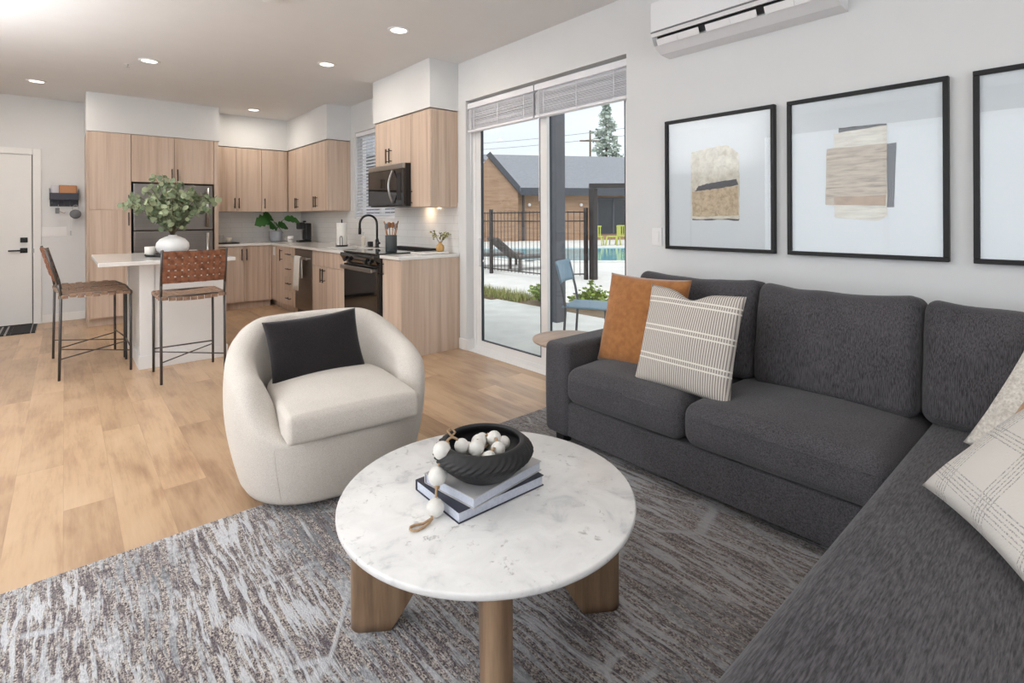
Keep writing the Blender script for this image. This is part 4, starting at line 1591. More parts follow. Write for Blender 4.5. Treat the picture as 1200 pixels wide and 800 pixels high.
def ragged(pts, n=10, amp=.004, seed=1):
    rn = random.Random(seed)
    out = []
    k = len(pts)
    for i in range(k):
        a, b_ = pts[i], pts[(i + 1) % k]
        for j in range(n):
            q = j / n
            out.append((a[0] + (b_[0] - a[0]) * q + rn.uniform(-amp, amp), a[1] + (b_[1] - a[1]) * q + rn.uniform(-amp, amp)))
    return out


def picture(label, yl, yr, pieces):
    f_ = thing('framed_picture', label, 'picture', (XW, (yl + yr) / 2, PZ0), group='three black framed pictures over the sofa')
    fw, fd = .020, .034
    m_ = MB()
    m_.box(XW - fd, XW - .002, yr, yl, PZ1 - fw, PZ1, .002)
    m_.box(XW - fd, XW - .002, yr, yl, PZ0, PZ0 + fw, .002)
    m_.box(XW - fd, XW - .002, yr, yr + fw, PZ0 + fw, PZ1 - fw, .002)
    m_.box(XW - fd, XW - .002, yl - fw, yl, PZ0 + fw, PZ1 - fw, .002)
    m_.build('frame', M['frame_black'], f_)
    bd = MB().box(XW - .016, XW - .003, yr + fw - .002, yl - fw + .002, PZ0 + fw - .002, PZ1 - fw + .002).build('mat_board', M['picture_print'], f_)
    w_ = yl - yr
    for k, (nm, mt, pts, sd_, am) in enumerate(pieces):
        x0 = XW - .0165 - .0011 * k
        rp = ragged(pts, 9, am, sd_)
        mm = Matrix(((0, 0, 1, x0), (-w_, 0, 0, yl), (0, -(PZ1 - PZ0), 0, PZ1), (0, 0, 0, 1)))
        MB().poly(rp, -.001, 0, m=mm).build(nm, mt, bd)
    MB().box(XW - .026, XW - .023, yr + fw - .001, yl - fw + .001, PZ0 + fw - .001, PZ1 - fw + .001).build('glazing', M['glass'], f_)
    return f_


def paper_mat(name, c1, c2, sc=(10, 10, 90)):
    t_ = NT(name)
    a_ = t_.noise(t_.coords(sc), 1, 4, .65, .4)
    t_.color(t_.ramp(a_, [(.3, srgb(*c1)), (.5, srgb(*c2)), (.7, srgb(*[min(255, q + 16) for q in c2]))]))
    t_.set(rough=.8)
    M[name] = t_.mat
    return t_.mat


paper_mat('art_cream', (196, 186, 170), (218, 211, 198), (30, 30, 30))
paper_mat('art_tan', (166, 140, 112), (200, 178, 150), (40, 40, 40))
paper_mat('art_wrinkle', (142, 122, 104), (192, 176, 158), (6, 10, 90))
paper_mat('art_pale', (200, 192, 180), (222, 216, 206), (10, 10, 70))
paper_mat('art_brown', (150, 118, 92), (180, 150, 122), (20, 20, 50))
picture('black framed collage of cream and tan paper with a dark band, leftmost picture', 1.817, 1.156, [
    ('art_patch', M['paper_dark'], [(.26, .74), (.70, .745), (.70, .775), (.27, .775)], 5, .005),
    ('art_patch', M['art_cream'], [(.26, .265), (.40, .245), (.60, .235), (.70, .30), (.705, .58), (.70, .765), (.26, .765)], 2, .004),
    ('art_patch', M['art_tan'], [(.27, .56), (.69, .53), (.70, .745), (.27, .745)], 3, .004),
    ('art_patch', M['paper_dark'], [(.30, .56), (.33, .52), (.46, .50), (.68, .485), (.70, .525), (.46, .55)], 4, .003)])
picture('black framed collage of wrinkled tan paper over a dark sheet, middle picture', 1.093, .441, [
    ('art_patch', M['paper_dark'], [(.60, .34), (.715, .33), (.70, .70), (.62, .70)], 7, .001),
    ('art_patch', M['paper_dark'], [(.36, .21), (.66, .215), (.66, .25), (.36, .25)], 9, .002),
    ('art_patch', M['art_pale'], [(.33, .24), (.66, .225), (.66, .75), (.61, .78), (.33, .76)], 8, .002),
    ('art_patch', M['art_wrinkle'], [(.28, .33), (.66, .33), (.655, .69), (.27, .68)], 6, .003),
    ('art_patch', M['art_brown'], [(.33, .63), (.655, .63), (.65, .69), (.33, .68)], 6, .002)])
picture('black framed picture cut off by the right edge of the view', .363, -.295, [
    ('art_patch', M['art_pale'], [(.40, .25), (.72, .25), (.72, .72), (.40, .72)], 8, .002),
    ('art_patch', M['paper_dark'], [(.45, .40), (.68, .40), (.68, .47), (.45, .47)], 6, .003)])

# ================================================================ LIVING AREA
RZ = .011
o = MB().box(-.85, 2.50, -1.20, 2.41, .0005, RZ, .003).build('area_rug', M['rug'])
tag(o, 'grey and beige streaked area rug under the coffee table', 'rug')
# ---- coffee table
TCX, TCY, TR = 1.002, 1.277, .4538
f = thing('coffee_table', 'round coffee table with white marble top and chunky wooden legs', 'coffee table', (TCX, TCY, RZ))
MB().lathe([(0, .379), (TR - .008, .379), (TR - .003, .381), (TR - .001, .385), (TR, .394), (TR - .002, .398), (TR - .005, .400), (0, .400)], (TCX, TCY, 0), 128).build('table_top', M['marble'], f)
for k in range(4):
    a = R(145 + 90 * k)
    th = .038
    m = MB()
    prof = [(.412, 0), (.412, .399), (.03, .399), (.03, .37), (.285, 0)]
    mt = Matrix.Translation((TCX, TCY, RZ)) @ Matrix.Rotation(a, 4, 'Z')
    # slab with half-round outer end: extrude outline in plan per height level
    NZ = 14

    def lp(i, j):
        z = (.3785 - RZ) * j / (NZ - 1)
        rin = .290 - .23 * (z / .3785) ** .95
        ro = .420
        n = 28
        if i < 15:
            b_ = -PI / 2 + PI * i / 14
            p_ = V(ro - th + th * math.cos(b_), th * math.sin(b_), z)
        else:
            b_ = PI / 2 + PI * (i - 15) / 12
            p_ = V(rin + th * .2 + th * .2 * math.cos(b_), th * math.sin(b_), z)
        return mt @ p_
    g_ = m.grid(lp, 28, NZ, cu=True)
    m.bm.faces.new([g_[i][0] for i in range(28)])
    m.bm.faces.new([g_[i][NZ - 1] for i in range(28)])
    m.build('leg', M['table_wood'], f)


# books
def book(name, label, c, ang, w, d_, z0, th, cover):
    f_ = thing(name, label, 'book', (c[0], c[1], z0), ang, local=True, group='books stacked under the bowl')
    m_ = MB()
    m_.box(-w / 2, w / 2, -d_ / 2, d_ / 2, 0, .0025, .0008)
    m_.box(-w / 2, w / 2, -d_ / 2, d_ / 2, th - .0025, th, .0008)
    m_.box(-w / 2, -w / 2 + .003, -d_ / 2, d_ / 2, .0025, th - .0025) if False else m_.box(-w / 2, w / 2, d_ / 2 - .003, d_ / 2, .0025, th - .0025)
    m_.build('cover', cover, f_)
    MB().box(-w / 2 + .004, w / 2 - .004, -d_ / 2 + .004, d_ / 2 - .004, .0026, th - .0026).build('pages', M['book_pages'], f_)
    return f_


book('hardcover_book', 'dark-covered hardcover book lying on the marble table, under the grey book', (.988, 1.298), R(-1), .325, .240, .4005, .033, M['book_cover_blue'])
book('hardcover_book', 'grey-covered hardcover book on top of the dark one, directly under the black bowl', (1.000, 1.292), R(7), .302, .220, .4336, .031, M['book_cover_grey'])

# bowl
BCX, BCY, BZ0 = .975, 1.264, .465
RN = 44
prof = [(0, 0), (.075, 0), (.085, .004), (.118, .030), (.146, .058), (.153, .072), (.148, .083), (.128, .101), (.121, .105), (.114, .104), (.112, .098), (.128, .080), (.132, .066), (.118, .036), (.085, .014), (0, .010)]


def ribs(p, a, j):
    if 3 <= j <= 7:
        k_ = .0032 * (1 if j in (4, 5, 6) else .5)
        tw_ = j * .12
        s_ = 1 + k_ / .15 * math.copysign(abs(math.sin((a + tw_) * 30)) ** .7, math.sin((a + tw_) * 30))
        return V(p.x * s_, p.y * s_, p.z)
    return p


# finer profile between the ribbed rows
pf = prof[:3]
seg = [(.085, .004), (.118, .030), (.146, .058), (.153, .072), (.148, .083), (.128, .101)]
fine = []
for (a, b_) in zip(seg, seg[1:]):
    for q in range(4): fine.append((a[0] + (b_[0] - a[0]) * q / 4, a[1] + (b_[1] - a[1]) * q / 4))
full = prof[:2] + fine + prof[7:]
nf = len(fine)


def ribs2(p, a, j):
    if 5 <= j < nf + 1 and p.z > .022:
        lo, hi = .045, .098
        k_ = min(1, max(0, (p.z - .030) / .015)) * min(1, max(0, (.101 - p.z) / .008))
        tw_ = -(p.z - .045) * 11
        w_ = math.sin((a + tw_) * 38)
        s_ = 1 + .0026 * k_ / .15 * math.copysign(abs(w_) ** .6, w_)
        return V(p.x * s_, p.y * s_, p.z)
    return p


o = MB().lathe(full, (BCX, BCY, BZ0), 340, fn=ribs2).build('ribbed_bowl', M['bowl_black'])
tag(o, 'black ribbed bowl on the stacked books, full of white beads', 'bowl')

# bead garland: one string of beads
f = thing('bead_garland', 'string of white wooden beads with twine, trailing out of the black bowl', 'bead garland', (BCX, BCY, .5))
zb = BZ0 + .012
inside = [(-.072, .030, .092, .024), (-.035, .045, .07, .022), (-.038, -.010, .088, .026), (.006, .035, .082, .026), (.042, .062, .075, .022), (.058, .012, .088, .025), (.03, -.045, .078, .024), (-.025, -.065, .072, .022), (.085, -.010, .074, .022), (.0, .0, .04, .024), (-.06, -.03, .055, .02), (.072, .05, .055, .02)]
outside = [(-.134, .012, .098, .027), (-.166, .020, .026, .027), (-.195, -.035, -.0375, .0255)]
E_ = []


def bead(p, r_):
    m_ = MB()
    m_.lathe([(0.001, -r_)] + [(r_ * math.cos(t2), r_ * math.sin(t2)) for t2 in [(-PI / 2) + PI * i / 12 for i in range(1, 12)]] + [(0.001, r_)], p, 20)
    m_.build('bead', M['bead_white'], f)


from math import atan2
allp = []
for (dx, dy, dz, r_) in inside:
    p = V(BCX + dx * .88, BCY + dy * .88, BZ0 + dz)
    bead(p, r_ * .92)
    allp.append(p)
BOUT = [V(.842, 1.292, .563), V(.822, 1.285, .498), V(.795, 1.256, .4265)]
for p, r_ in zip(BOUT, (.0265, .0275, .0255)):
    bead(p, r_)
m = MB()
chain = [allp[0], V(.886, 1.306, .585)] + BOUT
path = []
for a, b_ in zip(chain, chain[1:]):
    for q in range(5):
        path.append(a + (b_ - a) * q / 5 + V(0, 0, .008 * math.sin(PI * q / 5)))
path.append(chain[-1])
m.tube(path, .0038, n=6)
tail = [BOUT[2] + V(*q) for q in ((0, 0, 0), (-.022, -.014, -.016), (-.046, -.012, -.0218), (-.066, -.002, -.0222), (-.080, -.001, -.0222), (-.087, -.010, -.0222), (-.084, -.022, -.0222), (-.072, -.028, -.0222), (-.052, -.026, -.0222), (-.030, -.018, -.0218), (-.018, -.014, -.018))]
m.tube(tail, .0036, n=6)
for a, b_ in zip(allp, allp[1:]): m.tube([a, (a + b_) / 2 + V(0, 0, .016), b_], .0035, n=6)
lp0 = V(.893, 1.316, .583)
m.tube([lp0, lp0 + V(-.004, .018, .012), lp0 + V(.014, .026, .016), lp0 + V(.02, .01, .004), lp0], .0034, n=6)
for p in (BOUT[0] + V(-.002, -.002, -.028), BOUT[1] + V(-.008, -.010, -.027), BOUT[0] + V(.022, .006, .012)):
    m.lathe([(0, -.008), (.007, -.004), (.008, .002), (.004, .008), (0, .009)], p, 10)
m.build('twine', M['twine'], f)


# ---- cushions & pillows
def soft_noise(seed):
    rn = random.Random(seed)
    w_ = [(rn.uniform(4, 11), rn.uniform(4, 11), rn.uniform(0, 6), rn.uniform(.3, 1)) for _ in range(5)]

    def g(x, y): return sum(a * math.sin(fx__ * x + ph) * math.cos(fy__ * y - ph * .7) for fx__, fy__, ph, a in w_) / 3
    return g


def pillow_mesh(w, h, t_, seed=1, n=34, pinch=.05, dent=0.0, sag=0.0):
    m_ = MB()
    g = soft_noise(seed)

    def surf(sign):
        def p(i, j):
            u_, v_ = -1 + 2 * i / (n - 1), -1 + 2 * j / (n - 1)
            eu_, ev_ = (1 - u_ * u_), (1 - v_ * v_)
            # sides pulled in between corners
            x = u_ * w / 2 * (1 - pinch * ev_ * 1.0)
            y = v_ * h / 2 * (1 - pinch * eu_ * 1.0)
            th = (max(0, eu_) ** .42) * (max(0, ev_) ** .42)
            z = sign * t_ / 2 * th
            z += .006 * g(x * 3, y * 3) * th
            if dent and v_ > 0: y -= dent * math.exp(-((u_ + .05) / .28) ** 2) * v_ ** 3
            if sign > 0 or True:
                # creases radiating from corners
                z += sign * .004 * math.sin(14 * (u_ - v_)) * (u_ * v_) ** 2 * th
            y -= sag * ev_ * 0
            return V(x, y, z)
        return p
    a_ = m_.grid(surf(1), n, n)
    c2 = m_.grid(surf(-1), n, n, flip=True)
    allv_ = [v_ for r2 in a_ + c2 for v_ in r2]
    bmesh.ops.remove_doubles(m_.bm, verts=allv_, dist=1e-4)
    return m_


def pillow(label, mat, w, h, t_, c, xd, yd, seed=1, **k):
    m_ = pillow_mesh(w, h, t_, seed, **k)
    o_ = m_.build('throw_pillow', mat)
    o_.matrix_world = axes(c, xd, yd)
    tag(o_, label, 'pillow')
    return o_


# ---- sectional sofa
SX0, SXB = 2.05, 2.86         # front of base, back
SF = thing('sectional_sofa', 'charcoal grey sectional sofa along the picture wall with a return toward the viewer', 'sofa', (2.4, .9, RZ))
ZB0, ZB1 = .065, .255
CH0, CH1 = -.47, .47         # return seat in Y
CHX0 = .62
b = MB()
b.rbox(((SX0 + SXB) / 2, (1.905 + CH1) / 2 + .0, (ZB0 + ZB1) / 2), (SXB - SX0, 1.905 - CH1 + .04, ZB1 - ZB0), .018, 6)
b.build('base', M['sofa_fabric'], SF)
b = MB()
b.rbox(((CHX0 + SXB) / 2, (CH0 + CH1) / 2, (ZB0 + ZB1) / 2), (SXB - CHX0, CH1 - CH0, ZB1 - ZB0), .018, 6)
b.build('return_base', M['sofa_fabric'], SF)


def arm_fn(p, h):
    # the arm top slopes a touch down to the front, sides slightly full
    p = p.copy()
    p.y += .006 * math.sin((p.z / h[2] + 1) * PI / 2) * (1 if p.y > 0 else -1)
    return p


b = MB()
b.rbox(((SX0 - .012 + SXB) / 2, 1.992, (ZB0 - .005 + .562) / 2), (SXB - SX0 + .012, .178, .562 - ZB0 + .005), .035, 8, fn=arm_fn)
b.build('arm', M['sofa_fabric'], SF)
b = MB()
b.rbox((SXB - .06, .75, .46), (.13, 2.34, .62), .035, 8)
b.build('back_frame', M['sofa_fabric'], SF)


def crown(cz, edge, belly=.012, seed=0):
    g = soft_noise(seed + 20)

    def fn(p, h):
        p = p.copy()
        u_, v_ = p.x / h[0], p.y / h[1]
        k = max(0, 1 - u_ * u_) ** .8 * max(0, 1 - v_ * v_) ** .8
        p.z += (cz * k + .003 * g(p.x * 4, p.y * 4) * k) * max(0, min(1, p.z / (h[2] * .9)))
        zz = 1 - (p.z / h[2]) ** 2 if abs(p.z) < h[2] else 0
        p.x += belly * zz * u_ ** 3
        p.y += belly * zz * v_ ** 3
        return p
    return fn


sx0, sx1 = SX0 - .035, 2.70
for k, (ya, yb) in enumerate(((1.216, 1.898), (.462, 1.208))):
    m = MB()
    m.rbox(((sx0 + sx1) / 2, (ya + yb) / 2, .355), (sx1 - sx0, yb - ya - .006, .19), .055, 16, fn=crown(.038, 0, .008, k), rs=6)
    cs = m.build('seat_cushion', M['sofa_fabric'], SF)
    # welt seam round the front
    pts = []
    for q in range(21):
        yy = ya + .05 + (yb - ya - .10) * q / 20
        pts.append((sx0 - .006 - .002 * math.sin(PI * q / 20), yy, .395 + .006 * math.sin(PI * q / 20)))
    MB().tube(pts, .0022, n=6).build('seam', M['sofa_fabric'], cs)
m = MB()
m.rbox(((CHX0 - .02 + 2.70) / 2, (CH0 + CH1) / 2 - .10, .353), (2.70 - CHX0 + .02, CH1 - CH0 + .18, .19), .045, 18, fn=crown(.02, 0, .004, 7), rs=6)
m.build('return_seat_cushion', M['sofa_seat_fabric'], SF)


def back_cushion(cy, w, h, t_, x, seed, lean=.16, top=.0):
    m_ = MB()
    g = soft_noise(seed)

    def fn(p, hh):
        p = p.copy()
        u_, v_ = p.y / hh[1], p.z / hh[2]
        k = max(0, 1 - u_ * u_) ** .5 * max(0, 1 - v_ * v_) ** .5
        s_ = 1 if p.x > 0 else -1
        if p.x < 0: p.x -= .035 * k + .007 * g(p.y * 5, p.z * 5) * k
        # ears at the top corners and a slightly slumped top
        if v_ > 0:
            p.z += .018 * v_ ** 4 * (abs(u_) ** 3) - .010 * v_ ** 3 * (1 - u_ * u_) * (1 + .8 * g(p.y * 4, 1))
            p.x += .012 * v_ ** 4 * abs(u_) ** 4 * s_ * -1
        p.z *= 1 - .02 * abs(u_) ** 6
        # wrinkles near the side seams
        p.x += .0035 * math.sin(34 * p.z + seed) * abs(u_) ** 5 * (1 if p.x < 0 else 0)
        return p
    mm_ = Matrix.Translation((x, cy, .437 + h / 2)) @ Matrix.Rotation(lean, 4, 'Y')
    m_.rbox((0, 0, 0), (t_, w, h), .05, 16, fn=fn, m=mm_, rs=6)
    c2 = m_.build('back_cushion', M['sofa_back_fabric'], SF)
    return c2


back_cushion(1.472, .70, .485, .20, 2.620, 3, .17)
back_cushion(.800, .640, .478, .21, 2.610, 8, .17)
back_cushion(.150, .655, .470, .20, 2.615, 14, .15)
for cx_ in (1.06, 1.72, 2.36):
    MB().rbox((cx_, CH0 - .04, .66), (.64, .20, .44), .07, 10, rs=5).build('return_back_cushion', M['sofa_back_fabric'], SF)
b = MB()
b.rbox((1.75, CH0 - .24, .46), (2.22, .14, .62), .035, 8)
b.build('return_back_frame', M['sofa_fabric'], SF)
for (x, y) in ((SX0 + .05, 1.99), (SXB - .08, 1.99), (CHX0 + .1, CH1 - .08), (CHX0 + .1, CH0 + .08), (SXB - .1, CH0 + .05), (1.8, CH1 - .1)):
    MB().box(x - .03, x + .03, y - .03, y + .03, RZ if x < 2.4 else .0115, ZB0 + .002, .004).build('foot', M['black_plastic'], SF)

# pillows on the sofa
pillow('burnt orange suede pillow leaning on the sofa arm behind the striped one', M['camel_suede'], .51, .50, .13, (2.345, 1.640, .688), (0, -1, .0), (.28, .20, 1), 4, pinch=.05)
pillow('grey pinstriped pillow with light bands, in front of the orange pillow', M['stripe_pillow'], .475, .48, .14, (2.195, 1.285, .675), (.04, -1, -.03), (.30, .27, 1), 9, dent=.04)
pillow('cream plaid pillow with dark threads in the right foreground on the sofa return', M['plaid'], .52, .50, .15, (1.712, .054, .662), (-.84, -.54, .0), (.48, -.55, .70), 5, pinch=.075)
pillow('curly cream boucle pillow in the sofa corner behind the tan pillow', M['boucle'], .50, .48, .13, (2.276, .018, .655), (-.46, -.87, -.13), (.42, -.35, .84), 6)
pillow('tan suede pillow between the boucle and the plaid pillow', M['tan_suede'], .50, .48, .11, (2.07, .0, .665), (-.70, -.70, .0), (.40, -.35, .84), 12)

# ---- side table
f = thing('side_table', 'round wooden side table between the sofa arm and the sliding door', 'side table', (2.54, 2.345, .012))
MB().lathe([(0, .425), (.232, .425), (.246, .432), (.250, .441), (.248, .448), (0, .450)], (2.54, 2.345, 0), 64).build('table_top', M['side_table_wood'], f)
MB().lathe([(.022, .02), (.022, .424)], (2.54, 2.345, 0), 24).build('pedestal', M['matte_black'], f)
MB().lathe([(0, .0), (.15, .0), (.155, .006), (.15, .014), (.03, .022), (0, .022)], (2.54, 2.345, 0.012), 48).build('foot_plate', M['matte_black'], f)

# ---------------------------------------------------------------- armchair (swivel barrel chair)
AX, AY = .99, 2.545
AR = R(-6)          # local +x points to the viewer's right; the seat opens to -y
AC = thing('barrel_armchair', 'cream upholstered barrel swivel armchair', 'armchair', (AX, AY, 0), AR, local=True)
NA, NP = 120, 30
HWX, HWY = .455, .43


def sup(a, rx, ry, e):
    c, s_ = math.cos(a), math.sin(a)
    return V(rx * math.copysign(abs(c) ** (2 / e), c), ry * math.copysign(abs(s_) ** (2 / e), s_), 0)


def ss(a, b_, x):
    k = min(1, max(0, (x - a) / (b_ - a)))
    return k * k * (3 - 2 * k)


def shell(i, j):
    a = 2 * PI * i / NA - PI / 2                     # starts at the front (-y)
    f_ = abs(((a + PI / 2 + PI) % (2 * PI)) - PI)      # 0 front .. pi back
    # rim height: low under the cushion, arms rising to the back
    hr = .335 + (.55 - .335) * ss(.50, 1.25, f_) + (.742 - .55) * ss(1.0, 2.6, f_)
    th = .035 + .095 * ss(.45, .90, f_) - .02 * ss(1.9, 3.0, f_)     # wall thickness
    e = 2.55
    k = j / (NP - 1)
    # outer path 0..0.5, over the rim 0.5..0.68, inner 0.68..1
    if k < .52:
        q = k / .52
        z = .045 + (hr - th * .5 - .045) * q
        zz = z / .75
        bulge = .835 + .165 * math.sin(min(1, z / .42) * PI / 2) - .055 * ss(.45, .78, z)
        if q < .06: bulge -= .02 * (1 - q / .06)
        p = sup(a, HWX * bulge, HWY * bulge, e)
        p.z = z
        return p
    zt_ = hr - th * .5
    bt = .835 + .165 * math.sin(min(1, zt_ / .42) * PI / 2) - .055 * ss(.45, .78, zt_)
    if k < .78:
        b_ = (k - .52) / .26 * PI
        ins = th / 2 - th / 2 * math.cos(b_)
        p = sup(a, HWX * bt - ins, HWY * bt - ins, e)
        p.z = zt_ + math.sin(b_) * th * .5
        return p
    q = (k - .78) / .22
    z = zt_ - (zt_ - .27) * q
    ins = th + .02 * q
    bb = bt + (.97 - bt) * q
    p = sup(a, HWX * bb - ins, HWY * bb - ins, e)
    p.z = z
    return p


m = MB()
g_ = m.grid(shell, NA, NP, cu=True)
m.bm.faces.new([g_[i][0] for i in range(NA)])
m.bm.faces.new([g_[i][NP - 1] for i in range(NA)])
sh_ = m.build('shell', M['armchair_fabric'], AC)
# seam lines on the front
for sx_ in (-.29, .29):
    best = min(range(NA), key=lambda i: abs(shell(i, 6).x - sx_) + (10 if shell(i, 6).y > 0 else 0))
    MB().tube([shell(best, j) * 1.0 + V(0, -.0002, 0) for j in range(1, 15)], .001, n=5).build('seam', M['armchair_fabric'], sh_)
MB().lathe([(0, 0), (.27, 0), (.27, .044), (0, .044)], (0, .02, .0115), 40).build('swivel_base', M['matte_black'], AC)


def seatfn(p, h):
    p = p.copy()
    u_, v_ = p.x / h[0], p.y / h[1]
    k = max(0, 1 - u_ * u_) ** .7 * max(0, 1 - v_ * v_) ** .7
    p.z += .038 * k * max(0, min(1, p.z / (h[2] * .9)))
    # rounded back of the cushion
    if v_ > 0:
        p.x *= 1 - .26 * v_ ** 3
    zz = 1 - (p.z / h[2]) ** 2 if abs(p.z) < h[2] else 0
    p.y += .010 * zz * v_ ** 3
    return p


m = MB()
m.rbox((0, -.125, .402), (.565, .66, .118), .022, 14, fn=seatfn, rs=5)
m.build('seat_cushion', M['armchair_fabric'], AC)
o = pillow('charcoal rectangular pillow on the cream armchair', M['charcoal_pillow'], .485, .345, .12, (0, 0, 0), (1, 0, 0), (0, 0, 1), 21, pinch=.06)
mm = AC.matrix_basis.copy()
o.matrix_world = axes((.972, 2.645, .592), (1, 0.04, .03), (-.04, .36, 1))

# ================================================================ OUTSIDE
GZ = -.06
o = MB().box(XW + WT + .02, 70, -25, 90, GZ - .1, GZ).build('ground', M['concrete'])
struct(o)
b = MB()
ang = 0
b.box(XW + WT + .005, 5.15, .5, 6.3, GZ, GZ + .035)
struct(b.build('patio_slab', M['patio']))


def pt(x, y):
    return (x, y)


# planting bed with grasses
rnd = random.Random(5)
struct(MB().box(5.17, 5.72, 3.2, 9.0, GZ + .001, GZ + .03).build('planting_bed', M['hedge_dark']))
m = MB()
for k in range(2600):
    x, y = rnd.uniform(5.18, 5.70), rnd.uniform(5.85, 8.8)
    h_ = rnd.uniform(.05, .16)
    a = rnd.uniform(0, 2 * PI)
    d_ = V(math.cos(a), math.sin(a), 0)
    s_ = V(-d_.y, d_.x, 0) * .006
    p = V(x, y, GZ + .03)
    q = p + d_ * rnd.uniform(.02, .09) + V(0, 0, h_)
    m.bm.faces.new([m.bm.verts.new(p - s_), m.bm.verts.new(p + s_), m.bm.verts.new(q)])
o = m.build('bed_grass', M['grass'], fix=False)
o['kind'] = 'stuff'
tag(o, 'low green and straw coloured grass in the bed beyond the patio', 'grass')


def bush(label, x, y, r_, h_, seed, z=GZ + .03):
    rn = random.Random(seed)
    f_ = thing('garden_shrub', label, 'shrub', (x, y, z), group='low shrubs beyond the patio')
    m_, s2 = MB(), MB()
    for k in range(30):
        a = rn.uniform(0, 2 * PI)
        rr = r_ * math.sqrt(rn.random())
        tip = V(x + rr * math.cos(a), y + rr * math.sin(a), z + h_ * (1 - .5 * (rr / r_) ** 2) * rn.uniform(.6, 1))
        base = V(x + rr * .2 * math.cos(a), y + rr * .2 * math.sin(a), z)
        s2.tube([base, (base + tip) / 2 + V(0, 0, .03), tip], .004, n=4)
        for q in range(26):
            p = base + (tip - base) * rn.uniform(.3, 1.02) + V(rn.uniform(-.05, .05), rn.uniform(-.05, .05), rn.uniform(-.04, .04))
            leaf_disc(m_, p, (rn.uniform(-1, 1), rn.uniform(-1, 1), rn.uniform(0, 1)), rn.uniform(.012, .022), 5, aspect=1.7)
    m_.build('foliage', M['bush_leaf'], f_, fix=False)
    s2.build('stem', M['stem_brown'], f_)


bush('green shrub outside, seen through the left door pane', 5.42, 5.50, .27, .36, 1)
bush('green shrub outside, behind the blue chair', 5.72, 4.82, .34, .40, 2, GZ)

# porch post
o = MB().box(4.50, 4.66, 4.37, 4.53, GZ + .036, 3.2, .004).build('porch_post', M['post_grey'])
tag(o, 'dark grey porch post outside the sliding door', 'post')

# blue metal chair
f = thing('patio_chair', 'light blue metal chair on the patio outside the sliding door', 'chair', (4.45, 4.10, GZ + .036), R(0), local=True)
lm = M['blue_metal']
pz = .45
for (x, y, top, dx) in ((-.20, .22, .80, -.07), (.20, .22, .80, -.07)):
    pass
# seat faces -y... local: back at +y side turned later
for s_ in (-1, 1):
    MB().tube([(s_ * .21, .20, 0), (s_ * .21, .17, .44), (s_ * .21, .20, .60), (s_ * .205, .26, .83)], .012, n=8).build('leg', M['post_grey'], f)
    MB().tube([(s_ * .21, -.22, 0), (s_ * .21, -.20, .44)], .012, n=8).build('leg', M['post_grey'], f)
MB().rbox((0, -.01, .45), (.44, .43, .018), .008, 4).build('seat', lm, f)


def bk(i, j):
    u_, v_ = -1 + 2 * i / 12, j / 6
    return V(.225 * u_, .215 + .052 * v_ + .035 * (1 - u_ * u_), .66 + .20 * v_)


m = MB()
m.grid(bk, 13, 7)
bo = m.build('backrest', lm, f)
sd = bo.modifiers.new('thick', 'SOLIDIFY')
sd.thickness = .012
f.rotation_euler = (0, 0, R(26))
f.location = (3.76, 3.22, GZ + .036)

# iron fence: runs along x~7.6 then turns
def fence(label, p0, p1, h_=1.46, posts=2.4, z=GZ):
    p0, p1 = Vector((*p0, z)), Vector((*p1, z))
    d_ = (p1 - p0)
    L_ = d_.length
    d_.normalize()
    f_ = thing('iron_fence', label, 'fence', tuple(p0), group='black picket fence around the pool')
    n = max(1, round(L_ / posts))
    for k in range(n + 1):
        p = p0 + d_ * L_ * k / n
        MB().box(p.x - .035, p.x + .035, p.y - .035, p.y + .035, z, z + h_ + .06, .004).build('post', M['fence_black'], f_)
    for k in range(n):
        a, b_ = p0 + d_ * L_ * k / n, p0 + d_ * L_ * (k + 1) / n
        m_ = MB()
        for zz in (.12, h_ - .22, h_ - .03):
            m_.tube([a + V(0, 0, zz), b_ + V(0, 0, zz)], .014, n=6)
        c_n = int((b_ - a).length / .115)
        for q in range(1, c_n):
            p = a + (b_ - a) * q / c_n
            m_.tube([p + V(0, 0, .08), p + V(0, 0, h_)], .009, n=4)
        m_.build('picket_panel', M['fence_black'], f_)


fence('long black picket fence seen through the left door pane', (7.65, 11.4), (7.65, 7.75))
fence('black picket fence section left of the gate post', (7.72, 7.68), (8.33, 7.22), posts=.8)
f = thing('crossbar_frame', 'tall dark gate frame by the pool fence', 'crossbar', (8.44, 7.11, GZ))
MB().box(8.38, 8.51, 7.05, 7.18, GZ, 1.86, .004).build('post', M['fence_black'], f)  # dark frame of two posts and a beam
MB().box(10.0, 10.13, 5.60, 5.73, GZ, 1.86, .004).build('post', M['fence_black'], f)
mm = axes((9.255, 6.39, 1.92), (1.62, -1.45, 0), (0, 0, 1))
MB().box(-1.17, 1.17, -.05, .05, -.06, .06, m=mm).build('crossbeam', M['fence_black'], f)

